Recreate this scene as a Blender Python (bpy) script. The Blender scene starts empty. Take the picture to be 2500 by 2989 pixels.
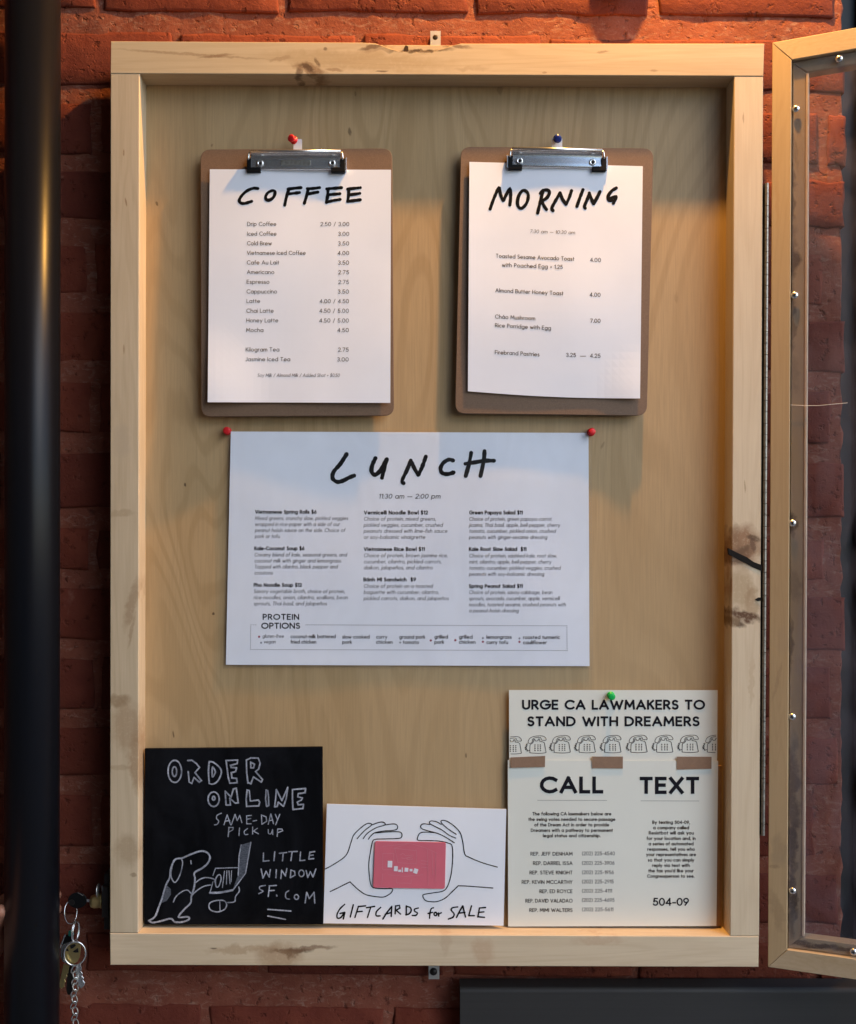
import bpy, bmesh, math, random
from mathutils import Vector, Matrix, noise
random.seed(7)
S = bpy.context.scene
C = S.collection
R = math.radians

# ---------------------------------------------------------------- camera
F = 3100.0          # focal length in photograph pixels
DIST = 1.24         # camera to the cabinet's front plane (y = 0)
PX, PY = 1215.0, 1647.0
PITCH = R(-0.5)
EYE = Vector((0.0, -DIST, 1.55))
FWD = Vector((0, math.cos(PITCH), math.sin(PITCH)))
UP = Vector((0, -math.sin(PITCH), math.cos(PITCH)))
cam = bpy.data.cameras.new('camera')
cam.sensor_fit = 'VERTICAL'; cam.sensor_height = 36; cam.lens = 36 * F / 2989
cam.shift_x = (1250 - PX) / 2989; cam.shift_y = (PY - 1494.5) / 2989
cam.clip_start = 0.02; cam.clip_end = 500
co = bpy.data.objects.new('camera', cam); C.objects.link(co)
co.location = EYE; co.rotation_euler = (R(90) + PITCH, 0, 0)
S.camera = co

# ---------------------------------------------------------------- light
SUN_EL, SUN_AZ = R(34), R(50)      # sun to the right of and behind the photographer, veiled
world = bpy.data.worlds.new('World'); S.world = world; world.use_nodes = True
wn = world.node_tree.nodes; wl = world.node_tree.links
bg = wn['Background']
sky = wn.new('ShaderNodeTexSky'); sky.sky_type = 'NISHITA'; sky.sun_disc = False
sky.sun_elevation = SUN_EL; sky.sun_rotation = R(180) - SUN_AZ
sky.dust_density = 0.3; sky.air_density = 1.1; sky.ozone_density = 3.2
wl.new(sky.outputs[0], bg.inputs[0]); bg.inputs[1].default_value = 0.15
sun = bpy.data.lights.new('sun', 'SUN'); sun.energy = 0.5; sun.angle = R(34); sun.color = (1.0, 0.97, 0.93)
so = bpy.data.objects.new('sun', sun); C.objects.link(so)
sd = Vector((math.sin(SUN_AZ) * math.cos(SUN_EL), -math.cos(SUN_AZ) * math.cos(SUN_EL), math.sin(SUN_EL)))
so.rotation_euler = sd.to_track_quat('Z', 'Y').to_euler(); so.location = (3, -4, 5)
S.view_settings.view_transform = 'Standard'; S.view_settings.look = 'None'
S.view_settings.gamma = 1; S.view_settings.use_curve_mapping = False
S.view_settings.exposure = 1.08
LAMP_W = 38
LAMP_COL = (1.0, 0.50, 0.10)

# ---------------------------------------------------------------- pixel -> place
RGT = Vector((1, 0, 0))
def ray(px, py):
    return FWD + RGT * ((px - PX) / F) - UP * ((py - PY) / F)
def P(px, py, d=0.0):
    r = ray(px, py); return EYE + r * ((d - EYE.y) / r.y)
def PN(px, py, p0, n):
    r = ray(px, py); return EYE + r * ((p0 - EYE).dot(n) / r.dot(n))
MM = 0.001

# ---------------------------------------------------------------- object helpers
def empty(name, label, cat, loc, group=None):
    o = bpy.data.objects.new(name, None); C.objects.link(o); o.empty_display_size = 0.02
    o.location = loc; o['label'] = label; o['category'] = cat
    if group: o['group'] = group
    return o
def mesh(name, verts, faces, mat, parent=None, smooth=False):
    me = bpy.data.meshes.new(name)
    off = Vector((0, 0, 0))
    if parent is not None:
        off = parent.location.copy() if parent.parent is None else parent.location + parent.parent.location
    me.from_pydata([Vector(v) for v in verts], [], faces); me.update()
    if mat: me.materials.append(mat)
    if smooth:
        for p in me.polygons: p.use_smooth = True
    o = bpy.data.objects.new(name, me); C.objects.link(o)
    if parent is not None:
        o.parent = parent; o.location = -off
    return o
def tag(o, label, cat, group=None):
    o['label'] = label; o['category'] = cat
    if group: o['group'] = group
    return o
def base_at(o, p):
    """put a single mesh object's origin at p without moving it"""
    p = Vector(p); o.data.transform(Matrix.Translation(-p)); o.location = p; return o
class MB:
    def __init__(s): s.v = []; s.f = []
    def add(s, v, f):
        n = len(s.v); s.v += [Vector(a) for a in v]; s.f += [tuple(i + n for i in q) for q in f]
    def prism(s, pts, y0, y1, c=0.0006):
        """pts: world points (counter-clockwise seen from the camera) at depth y0, extruded to y1; chamfer c"""
        n = len(pts); cen = sum((Vector(p) for p in pts), Vector()) / n
        rings = []
        def inset(k):
            out = []
            for i in range(n):
                a, b, d = Vector(pts[i - 1]), Vector(pts[i]), Vector(pts[(i + 1) % n])
                e1 = (b - a); e2 = (d - b)
                e1 = Vector((e1.x, 0, e1.z)).normalized(); e2 = Vector((e2.x, 0, e2.z)).normalized()
                n1 = Vector((-e1.z, 0, e1.x)); n2 = Vector((-e2.z, 0, e2.x))
                m = n1 + n2
                if m.length < 1e-6: m = n1
                m = m / max(m.length_squared / 2, .4)
                q = b + m * k
                out.append(q)
            return out
        area = sum(pts[i - 1][0] * pts[i][2] - pts[i][0] * pts[i - 1][2] for i in range(n))
        k = c if area > 0 else -c
        if c > 0:
            rings = [(inset(k), y0), (pts, y0 + c), (pts, y1 - c), (inset(k), y1)]
        else:
            rings = [(pts, y0), (pts, y1)]
        v = []; f = []
        for ps, y in rings: v += [(p[0], y, p[2]) for p in ps]
        f.append(tuple(range(n))); f.append(tuple(reversed(range(len(v) - n, len(v)))))
        for r in range(len(rings) - 1):
            for i in range(n):
                j = (i + 1) % n
                f.append((r * n + i, (r + 1) * n + i, (r + 1) * n + j, r * n + j))
        s.add(v, f)
    def tube(s, pts, r, n=8, closed=False):
        pts = [Vector(p) for p in pts]; m = len(pts); rr = r if isinstance(r, (list, tuple)) else [r] * m
        v = []; f = []; prev = None
        for i, p in enumerate(pts):
            if closed: t = (pts[(i + 1) % m] - pts[i - 1])
            else: t = pts[min(i + 1, m - 1)] - pts[max(i - 1, 0)]
            t.normalize()
            if prev is None:
                a = Vector((0, 1, 0)) if abs(t.y) < .8 else Vector((0, 0, 1))
                u = t.cross(a).normalized()
            else:
                u = (prev - t * prev.dot(t)).normalized()
            prev = u; w = t.cross(u)
            for k in range(n):
                a = 2 * math.pi * k / n
                v.append(p + (u * math.cos(a) + w * math.sin(a)) * rr[i])
        for i in range(m if closed else m - 1):
            j = (i + 1) % m
            for k in range(n):
                l = (k + 1) % n
                f.append((i * n + k, i * n + l, j * n + l, j * n + k))
        if not closed:
            f.append(tuple(reversed(range(n)))); f.append(tuple(range((m - 1) * n, m * n)))
        s.add(v, f)
    def lathe(s, prof, origin, axis, n=20):
        """prof: list of (distance along axis, radius)"""
        axis = Vector(axis).normalized(); a = Vector((0, 0, 1)) if abs(axis.z) < .8 else Vector((1, 0, 0))
        u = axis.cross(a).normalized(); w = axis.cross(u); v = []; f = []
        for t, r in prof:
            for k in range(n):
                an = 2 * math.pi * k / n
                v.append(Vector(origin) + axis * t + (u * math.cos(an) + w * math.sin(an)) * r)
        for i in range(len(prof) - 1):
            for k in range(n):
                l = (k + 1) % n
                f.append((i * n + k, i * n + l, (i + 1) * n + l, (i + 1) * n + k))
        f.append(tuple(reversed(range(n)))); f.append(tuple(range((len(prof) - 1) * n, len(prof) * n)))
        s.add(v, f)
    def build(s, name, mat, parent=None, smooth=False):
        o = mesh(name, s.v, s.f, mat, parent, smooth)
        bm = bmesh.new(); bm.from_mesh(o.data); bmesh.ops.recalc_face_normals(bm, faces=bm.faces); bm.to_mesh(o.data); bm.free()
        return o

# ---------------------------------------------------------------- materials
class NT:
    def __init__(s, name):
        s.m = bpy.data.materials.new(name); s.m.use_nodes = True
        s.n = s.m.node_tree.nodes; s.l = s.m.node_tree.links
        s.b = s.n['Principled BSDF']
    def new(s, t, **kw):
        x = s.n.new(t)
        for k, v in kw.items(): setattr(x, k, v)
        return x
    def sock(s, x, to):
        if hasattr(x, 'is_output') or isinstance(x, bpy.types.NodeSocket): s.l.new(x, to)
        else: to.default_value = x
    def pos(s): return s.new('ShaderNodeNewGeometry').outputs['Position']
    def math(s, op, a, b=0.0, clamp=False):
        x = s.new('ShaderNodeMath', operation=op, use_clamp=clamp); s.sock(a, x.inputs[0]); s.sock(b, x.inputs[1]); return x.outputs[0]
    def vmath(s, op, a, b=None):
        x = s.new('ShaderNodeVectorMath', operation=op); s.sock(a, x.inputs[0])
        if b is not None: s.sock(b, x.inputs[1])
        return x.outputs['Value'] if op in ('LENGTH', 'DOT_PRODUCT', 'DISTANCE') else x.outputs['Vector']
    def mapping(s, v, scale=(1, 1, 1), rot=(0, 0, 0), loc=(0, 0, 0)):
        x = s.new('ShaderNodeMapping'); s.l.new(v, x.inputs[0]); x.inputs['Scale'].default_value = scale
        x.inputs['Rotation'].default_value = rot; x.inputs['Location'].default_value = loc; return x.outputs[0]
    def noise(s, v, scale=1, detail=4, rough=.5, dist=0):
        x = s.new('ShaderNodeTexNoise'); s.l.new(v, x.inputs['Vector']); x.inputs['Scale'].default_value = scale
        x.inputs['Detail'].default_value = detail; x.inputs['Roughness'].default_value = rough; x.inputs['Distortion'].default_value = dist
        return x.outputs['Fac']
    def ramp(s, f, a, b):
        x = s.new('ShaderNodeMapRange'); s.sock(f, x.inputs[0]); x.inputs[1].default_value = a; x.inputs[2].default_value = b; return x.outputs[0]
    def mix(s, f, a, b, mode='MIX'):
        x = s.new('ShaderNodeMix', data_type='RGBA', blend_type=mode); s.sock(f, x.inputs[0])
        for i, c in ((6, a), (7, b)):
            if isinstance(c, (tuple, list)): x.inputs[i].default_value = (*c[:3], 1)
            else: s.l.new(c, x.inputs[i])
        return x.outputs[2]
    def base(s, c):
        if isinstance(c, (tuple, list)): s.b.inputs['Base Color'].default_value = (*c[:3], 1)
        else: s.l.new(c, s.b.inputs['Base Color'])
    def set(s, **kw):
        for k, v in kw.items(): s.sock(v, s.b.inputs[k.replace('_', ' ')])
    def bump(s, h, strength=.3, dist=.001):
        x = s.new('ShaderNodeBump'); s.l.new(h, x.inputs['Height']); x.inputs['Strength'].default_value = strength
        x.inputs['Distance'].default_value = dist; s.l.new(x.outputs[0], s.b.inputs['Normal'])

def plain(name, col, rough=.5, metal=0.0, spec=.35, var=.12, scale=60, bump=0):
    t = NT(name); n = t.noise(t.pos(), scale, 5, .6)
    lo = tuple(c * (1 - var) for c in col); hi = tuple(min(c * (1 + var), 1) for c in col)
    t.base(t.mix(t.ramp(n, .3, .7), lo, hi)); t.set(Roughness=rough, Metallic=metal)
    t.b.inputs['Specular IOR Level'].default_value = spec
    if bump: t.bump(n, bump, .0006)
    return t.m

def stains(t, col, lst, P0):
    """blemishes of the timber itself: (px,py,rx,ry,angle,colour,strength) measured on the board"""
    pos = t.pos()
    nz = t.new('ShaderNodeTexNoise'); t.l.new(pos, nz.inputs['Vector']); nz.inputs['Scale'].default_value = 85
    nz.inputs['Detail'].default_value = 7
    nv = t.vmath('MULTIPLY', t.vmath('SUBTRACT', nz.outputs['Color'], (.5, .5, .5)), (.017, 0, .017))
    mott = t.noise(pos, 260, 5, .7)
    for (px, py, rx, ry, ang, c, st) in lst:
        cen = P0(px, py); k = .00041
        v = t.vmath('SUBTRACT', pos, tuple(cen))
        sm = min(rx, ry) * k
        nn = t.vmath('MULTIPLY', nv, (min(1, sm / .006),) * 3)
        v = t.vmath('ADD', v, nn)
        m = t.mapping(v, (1, 1, 1), (0, R(ang), 0))
        m = t.vmath('MULTIPLY', m, (1 / (rx * k), 0, 1 / (ry * k)))
        L = t.vmath('LENGTH', m)
        f = t.math('MULTIPLY', t.ramp(L, 1.0, .55), t.math('MULTIPLY', st, t.ramp(mott, .12, .48)))
        x = f
        col = t.mix(x, col, c)
    return col

def wood(name, base, dark, axis='z', lst=(), depth=0.0, streak=.5, rough=.55, seed=0.0, ringf=9.0, p0=None, blot=.0):
    t = NT(name); pos = t.pos()
    if axis == 'z': sc, sc2, sc3 = (26, 26, 2.2), (420, 420, 14), (900, 900, 30)
    else: sc, sc2, sc3 = (2.2, 26, 26), (14, 420, 420), (30, 900, 900)
    a = t.noise(t.mapping(pos, sc, loc=(seed, seed, seed)), 1, 2, .5, .6)
    rings = t.math('SINE', t.math('MULTIPLY', a, ringf * 6.28))
    rings = t.ramp(rings, .1, 1.0)
    fine = t.noise(t.mapping(pos, sc2), 1, 4, .6)
    xf = t.noise(t.mapping(pos, sc3), 1, 2, .6)
    blotn = t.noise(pos, 9, 3, .5)
    f = t.math('ADD', t.math('MULTIPLY', rings, .32 * streak), t.math('MULTIPLY', t.ramp(fine, .35, .75), .55 * streak))
    f = t.math('ADD', f, t.math('MULTIPLY', t.ramp(t.noise(t.mapping(pos, tuple(k * .35 for k in sc), loc=(seed + 5, 2, seed)), 1, 4, .6, .4), .48, .7), .45))
    col = t.mix(f, base, dark)
    col = t.mix(t.math('MULTIPLY', t.ramp(blotn, .45, .75), .25 + blot), col, tuple(c * .72 for c in base))
    if lst: col = stains(t, col, lst, p0 or (lambda x, y: P(x, y, depth)))
    t.base(col); t.set(Roughness=rough)
    t.b.inputs['Specular IOR Level'].default_value = .35
    t.bump(t.math('ADD', fine, t.math('MULTIPLY', xf, .5)), .25, .0004)
    return t.m

PALE = (.60, .455, .285); PALE_D = (.44, .30, .165)
KN = (.06, .025, .012); BR = (.27, .15, .07); GR = (.25, .19, .12)
M = {}
M['rail_top'] = wood('maple_top_rail', (.66, .51, .32), (.48, .33, .18), 'x', [
    (905, 200, 60, 16, -18, BR, .8), (898, 198, 30, 9, -25, KN, .7), (926, 180, 7, 17, 20, KN, .85), (870, 208, 14, 16, 0, (.12, .06, .03), .7), (950, 143, 8, 7, 0, KN, .6),
    (975, 203, 30, 6, -3, BR, .6), (1115, 208, 22, 3, 0, KN, .7), (1225, 146, 110, 9, 1, (.07, .04, .02), .95), (1090, 136, 50, 7, 14, (.10, .055, .03), .8), (1330, 132, 50, 8, -10, (.14, .08, .04), .7), (1100, 140, 60, 14, 10, BR, .5),
    (1060, 178, 320, 30, -3, (.40, .26, .12), .45), (560, 158, 260, 5, -4, BR, .45), (630, 163, 60, 5, 6, BR, .6), (820, 172, 40, 8, 10, BR, .35),
    (1380, 200, 60, 9, 3, BR, .25), (1760, 152, 22, 4, 4, BR, .6), (1590, 212, 8, 4, 0, BR, .6), (1910, 207, 14, 4, 0, BR, .5)], 0, .55, seed=3)
M['rail_bottom'] = wood('maple_bottom_rail', (.70, .55, .37), (.52, .37, .22), 'x', [
    (845, 2775, 75, 9, 1, (.08, .035, .015), .9), (850, 2782, 17, 17, 0, KN, .95), (815, 2790, 80, 45, 0, (.38, .22, .11), .6), (900, 2768, 90, 8, 3, (.2, .1, .05), .7),
    (700, 2773, 110, 16, 2, (.40, .25, .13), .55), (625, 2768, 12, 3, 0, KN, .7), (1410, 2775, 40, 45, 0, (.50, .30, .17), .5), (1300, 2750, 18, 45, 0, (.5, .33, .2), .4),
    (1750, 2745, 90, 16, 0, (.52, .33, .2), .45)], 0, .55, seed=8)
M['stile_left'] = wood('maple_left_stile', (.63, .50, .34), (.44, .33, .20), 'z', [
    (370, 2120, 50, 90, 0, (.33, .20, .10), .5), (345, 2045, 45, 22, 12, (.25, .15, .07), .6), (400, 2220, 28, 110, 0, (.33, .19, .09), .6), (372, 2480, 45, 55, 0, (.33, .22, .12), .5),
    (390, 2555, 12, 8, 0, (.2, .12, .06), .6), (345, 2240, 50, 8, 0, BR, .3), (385, 1760, 18, 90, -14, BR, .45), (350, 1500, 50, 14, 6, (.38, .27, .16), .5),
    (362, 445, 3, 12, 0, BR, .7), (368, 590, 3, 16, 8, BR, .7), (362, 1020, 3, 18, 0, BR, .5), (385, 1840, 6, 60, -12, BR, .4), (355, 1290, 30, 60, 0, (.45, .36, .26), .4)], 0, .55, seed=13)
M['stile_right'] = wood('maple_right_stile', (.70, .55, .37), (.53, .38, .23), 'z', [
    (2172, 1595, 62, 72, 0, (.33, .18, .09), 1.0), (2160, 1620, 50, 30, 20, (.20, .10, .045), .9), (2150, 1562, 14, 40, 8, (.25, .13, .06), .6), (2200, 1570, 22, 10, -15, (.10, .05, .02), .75), (2165, 1605, 40, 12, 30, (.14, .07, .03), .6),
    (2165, 1720, 44, 70, 0, (.40, .27, .14), .65), (2195, 1760, 24, 60, 0, (.34, .2, .09), .55), (2175, 1797, 62, 20, -18, (.13, .06, .025), 1.0), (2150, 1815, 34, 12, -25, (.10, .05, .02), .9), (2140, 1812, 26, 22, -20, (.26, .16, .08), .8),
    (2200, 1590, 10, 26, 12, (.09, .04, .02), .6), (2132, 1680, 7, 120, 0, (.35, .17, .08), .6), (2172, 345, 3, 20, 0, BR, .5), (2175, 1420, 3, 22, 3, BR, .5), (2195, 1990, 10, 90, 0, (.48, .32, .18), .4)], 0, .55, seed=21)
M['bracket'] = plain('zinc_bracket', (.62, .60, .56), .42, .75)
M['steel'] = plain('bright_steel', (.82, .82, .81), .27, .92, var=.05)
M['steel_dull'] = plain('dull_steel', (.34, .32, .28), .42, .85, var=.3, scale=300)
M['brass'] = plain('brass', (.72, .55, .24), .33, .9)
M['black_rubber'] = plain('black_rubber', (.004, .004, .0045), .6, spec=.15)
M['dark_metal'] = plain('dark_lock_metal', (.035, .03, .028), .4, .6)
M['hole'] = plain('dark_hole', (.006, .005, .004), .9, var=.02)
M['red_plastic'] = plain('red_pin_plastic', (.62, .02, .025), .28, var=.04)
M['blue_plastic'] = plain('blue_pin_plastic', (.02, .035, .20), .28, var=.04)
M['green_plastic'] = plain('green_pin_plastic', (.01, .50, .09), .3, var=.04)
M['teal_plastic'] = plain('teal_key_tag_plastic', (.01, .12, .09), .4)
M['ink'] = plain('black_marker_ink', (.004, .004, .005), .7, spec=.1, var=.1)
M['print_dark'] = plain('dark_print_ink', (.012, .012, .017), .8, spec=.1, var=.1)
M['print_grey'] = plain('grey_print_ink', (.085, .085, .105), .8, spec=.1, var=.1)
M['print_light'] = plain('light_grey_print_ink', (.30, .30, .36), .7, var=.1)
M['print_red'] = plain('red_print_dot', (.36, .03, .07), .7, var=.1)
M['tab_white'] = plain('white_tab', (.72, .72, .74), .4, var=.03)
M['tape'] = plain('kraft_paper_tape', (.27, .165, .105), .75, var=.08, scale=200)
M['cardboard'] = plain('brown_cardboard', (.28, .16, .075), .85, var=.12, scale=120)

def paper(name, col, rough=.55, var=.02):
    t = NT(name); n = t.noise(t.pos(), 14, 4, .55); n2 = t.noise(t.pos(), 700, 2, .5)
    t.base(t.mix(t.ramp(n, .3, .7), tuple(c * (1 - var) for c in col), tuple(min(1, c * (1 + var)) for c in col)))
    t.set(Roughness=rough); t.b.inputs['Specular IOR Level'].default_value = .3
    t.bump(n2, .05, .0002); return t.m
M['paper'] = paper('white_paper', (.86, .875, .94))
M['paper_card'] = paper('white_card', (.85, .86, .90), var=.03)
M['paper_cream'] = paper('cream_poster_paper', (.76, .755, .67), var=.02)

def hardboard():
    t = NT('brown_hardboard'); n = t.noise(t.pos(), 900, 3, .6); n2 = t.noise(t.pos(), 12, 3, .5)
    c = t.mix(t.ramp(n, .35, .65), (.165, .093, .052), (.23, .137, .08)); c = t.mix(t.math('MULTIPLY', n2, .3), c, (.13, .08, .05))
    t.base(c); t.set(Roughness=.6); t.bump(n, .12, .0003); return t.m
M['hardboard'] = hardboard()

def ply():
    t = NT('birch_plywood'); pos = t.pos()
    sep = t.new('ShaderNodeSeparateXYZ'); t.l.new(pos, sep.inputs[0])
    a = t.noise(t.mapping(pos, (5.2, 1, .95), loc=(2.3, 0, 4.1)), 1, 2.5, .45, .55)
    b = t.math('SINE', t.math('MULTIPLY', a, 170)); b = t.ramp(b, .1, .8)
    b2 = t.math('SINE', t.math('MULTIPLY', a, 46)); b2 = t.ramp(b2, -1, 1)
    mask = t.ramp(t.noise(t.mapping(pos, (4, 1, 1.6), loc=(9, 0, 1)), 1, 3, .5), .30, .55)
    fine = t.noise(t.mapping(pos, (520, 1, 16)), 1, 4, .6)
    broad = t.noise(t.mapping(pos, (5, 1, 1.2), loc=(5, 0, 7)), 1, 3, .5)
    col = t.mix(t.math('MULTIPLY', t.math('MULTIPLY', b, mask), .42), (.48, .325, .165), (.32, .20, .085))
    col = t.mix(t.math('MULTIPLY', b2, .34), col, (.38, .245, .11))
    col = t.mix(t.math('MULTIPLY', t.ramp(fine, .4, .7), .42), col, (.30, .20, .10))
    col = t.mix(t.ramp(broad, .42, .72), col, t.mix(.45, col, (.50, .37, .21)))
    L = [(1022, 385, 7, 17, 0, (.16, .10, .05), .85), (1462, 262, 9, 22, 0, (.22, .14, .07), .6), (458, 595, 4, 9, 14, (.12, .07, .03), .8), (540, 1415, 4, 7, 0, KN, .8),
         (624, 1792, 5, 5, 0, KN, .9), (506, 2143, 3, 12, 0, KN, .7), (1038, 275, 4, 9, 0, (.2, .12, .06), .6), (1760, 1300, 5, 14, -30, (.2, .12, .06), .5), (1360, 2205, 4, 9, 0, KN, .6),
         (620, 425, 4, 6, 0, (.18, .1, .05), .6), (1975, 870, 8, 20, 0, (.30, .19, .09), .5)]
    col = stains(t, col, L, lambda x, y: P(x, y, .031))
    t.base(col); t.set(Roughness=.5); t.b.inputs['Specular IOR Level'].default_value = .35
    t.bump(fine, .12, .0003); return t.m
M['ply'] = ply()

def brick_mat(name, cols, mortar=False):
    t = NT(name); pos = t.pos()
    info = t.new('ShaderNodeObjectInfo')
    n = t.noise(pos, 38, 6, .62); n2 = t.noise(pos, 260, 8, .75); n3 = t.noise(pos, 7, 3, .5); sp = t.noise(pos, 170, 2, .4)
    c = t.mix(t.ramp(n, .32, .68), cols[0], cols[1])
    c = t.mix(t.math('MULTIPLY', info.outputs['Random'], .75 if not mortar else .0), c, cols[2])
    c = t.mix(t.math('MULTIPLY', t.ramp(n3, .5, .7), .35), c, tuple(k * .55 for k in cols[0]))
    c = t.mix(t.math('MULTIPLY', t.math('MULTIPLY', t.ramp(sp, .70, .8), t.ramp(n, .5, .7)), .5), c, (.34, .19, .14))
    pit = t.noise(pos, 95, 3, .6); c = t.mix(t.math('MULTIPLY', t.ramp(pit, .60, .72), .6), c, tuple(k * .35 for k in cols[0]))
    c = t.mix(t.math('MULTIPLY', t.ramp(n2, .58, .8), .35), c, tuple(k * .4 for k in cols[0]))
    if mortar:
        lime = t.noise(t.mapping(pos, (1, 1, 2.2)), 60, 7, .7, 1.2)
        c = t.mix(t.math('MULTIPLY', t.ramp(lime, .52, .68), .6), c, (.34, .20, .145))
    else:
        lime = t.noise(t.mapping(pos, (1, 1, .5)), 30, 8, .75, .8)
        c = t.mix(t.math('MULTIPLY', t.ramp(lime, .60, .74), .40), c, (.33, .15, .11))
    t.base(c); t.set(Roughness=.82); t.b.inputs['Specular IOR Level'].default_value = .2
    vor = t.new('ShaderNodeTexVoronoi'); t.l.new(pos, vor.inputs['Vector']); vor.inputs['Scale'].default_value = 120
    h = t.math('ADD', t.math('MULTIPLY', n, 1.4), t.math('ADD', t.math('MULTIPLY', n2, .55), t.math('MULTIPLY', t.math('SUBTRACT', 1.0, t.ramp(pit, .58, .72)), .8)))
    t.bump(h, .8, .0024); return t.m
M['brick'] = brick_mat('red_painted_brick', [(.165, .033, .017), (.225, .052, .026), (.10, .021, .014)])
M['mortar'] = brick_mat('red_stained_mortar', [(.19, .052, .030), (.245, .075, .044), (.15, .04, .025)], True)

def door_wood(name, lst, plane, axis='z', base=(.56, .40, .22)):
    return wood(name, base, (.40, .26, .13), axis, lst, 0, .4, .5, seed=31, ringf=14, p0=plane)

def gloss_black():
    t = NT('black_gloss_paint'); n = t.noise(t.mapping(t.pos(), (60, 60, 3)), 1, 3, .5)
    n2 = t.noise(t.pos(), 500, 3, .6)
    t.base((.006, .0065, .009)); t.set(Roughness=t.math('ADD', .26, t.math('MULTIPLY', n, .14))); t.b.inputs['Specular IOR Level'].default_value = .2
    t.bump(t.math('ADD', n, t.math('MULTIPLY', n2, .15)), .06, .001); return t.m
M['pole'] = gloss_black()
def chalkboard():
    t = NT('black_chalkboard'); n = t.noise(t.mapping(t.pos(), (1, 1, .5), (0, .5, 0)), 18, 8, .7, .8); n2 = t.noise(t.pos(), 600, 2, .5)
    t.base(t.mix(t.ramp(n, .42, .75), (.0030, .0034, .0045), (.010, .011, .014))); t.set(Roughness=.85); t.b.inputs['Specular IOR Level'].default_value = .05
    t.bump(n2, .08, .0002); return t.m
M['board_black'] = chalkboard()
def chalk():
    t = NT('chalk_line'); n = t.noise(t.pos(), 900, 3, .7); n2 = t.noise(t.pos(), 60, 3, .6)
    f = t.math('MULTIPLY', t.ramp(n, .25, .6), t.ramp(n2, .2, .6))
    t.base(t.mix(f, (.10, .11, .14), (.52, .54, .62))); t.set(Roughness=.95); t.b.inputs['Specular IOR Level'].default_value = .05; return t.m
M['chalk'] = chalk()
def chalk_soft():
    t = NT('chalk_fill'); n = t.noise(t.mapping(t.pos(), (300, 1, 900)), 1, 3, .7)
    t.base(t.mix(t.ramp(n, .3, .75), (.035, .04, .05), (.15, .165, .20))); t.set(Roughness=.95); t.b.inputs['Specular IOR Level'].default_value = .05; return t.m
M['chalk_fill'] = chalk_soft()
M['pink'] = plain('pink_gift_card', (.68, .15, .20), .42, var=.05, scale=20)
M['pink_light'] = plain('light_pink_print', (.66, .24, .28), .45)
M['card_white'] = plain('white_print', (.80, .76, .80), .45)
M['lamination'] = None
def clear(name, tint=(1, 1, 1), rough=.05, haze=.0, hazecol=(.5, .5, .5)):
    t = NT(name); out = t.n['Material Output']
    tr = t.new('ShaderNodeBsdfTransparent'); tr.inputs[0].default_value = (*tint, 1)
    gl = t.new('ShaderNodeBsdfGlossy'); gl.inputs['Roughness'].default_value = rough
    df = t.new('ShaderNodeBsdfDiffuse'); df.inputs[0].default_value = (*hazecol, 1)
    fr = t.new('ShaderNodeFresnel'); fr.inputs[0].default_value = 1.49
    n = t.noise(t.mapping(t.pos(), (1, 1, .45), (0, R(25), 0)), 16, 5, .6, 1.6)
    geo = t.new('ShaderNodeNewGeometry')
    frf = t.math('MULTIPLY', fr.outputs[0], t.math('SUBTRACT', 1.0, geo.outputs['Backfacing']))
    mx = t.new('ShaderNodeMixShader'); t.l.new(frf, mx.inputs[0]); t.l.new(tr.outputs[0], mx.inputs[1]); t.l.new(gl.outputs[0], mx.inputs[2])
    m2 = t.new('ShaderNodeMixShader'); t.l.new(t.math('MULTIPLY', t.ramp(n, .30, .70), haze), m2.inputs[0]); t.l.new(mx.outputs[0], m2.inputs[1]); t.l.new(df.outputs[0], m2.inputs[2])
    t.l.new(m2.outputs[0], out.inputs[0])
    return t.m
M['lamination'] = clear('clear_lamination', rough=.18, haze=.02)
M['acrylic'] = clear('acrylic_sheet', (.97, .97, .97), rough=.06, haze=.10, hazecol=(.42, .38, .46))  # pale purple diffuse haze imitates glare and reflections on the pane
def bronze_box():
    t = NT('brushed_steel_box'); n = t.noise(t.mapping(t.pos(), (2, 90, 260)), 1, 4, .6); n2 = t.noise(t.pos(), 25, 4, .6)
    t.base(t.mix(n, (.026, .023, .021), (.045, .040, .037))); t.set(Metallic=.25, Roughness=t.math('ADD', .50, t.math('MULTIPLY', n2, .2)))
    t.bump(n, .05, .0003); return t.m
M['box'] = bronze_box()
M['jamb'] = plain('dark_green_black', (.014, .017, .018), .5, var=.25, scale=12)
M['pave'] = plain('grey_pavement', (.16, .155, .15), .9, var=.2, scale=8, bump=.3)
M['skin'] = plain('skin', (.48, .22, .14), .5, var=.08, scale=80)
M['shade'] = plain('black_lamp_enamel', (.02, .02, .02), .35)
M['facade'] = plain('grey_facade', (.09, .085, .085), .8, var=.2, scale=1)
M['window'] = plain('dark_window_glass', (.02, .022, .025), .1)

# ---------------------------------------------------------------- setting
g = mesh('pavement', [(-60, -60, 0), (60, -60, 0), (60, 30, 0), (-60, 30, 0)], [(0, 1, 2, 3)], M['pave']); g['kind'] = 'structure'

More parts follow.
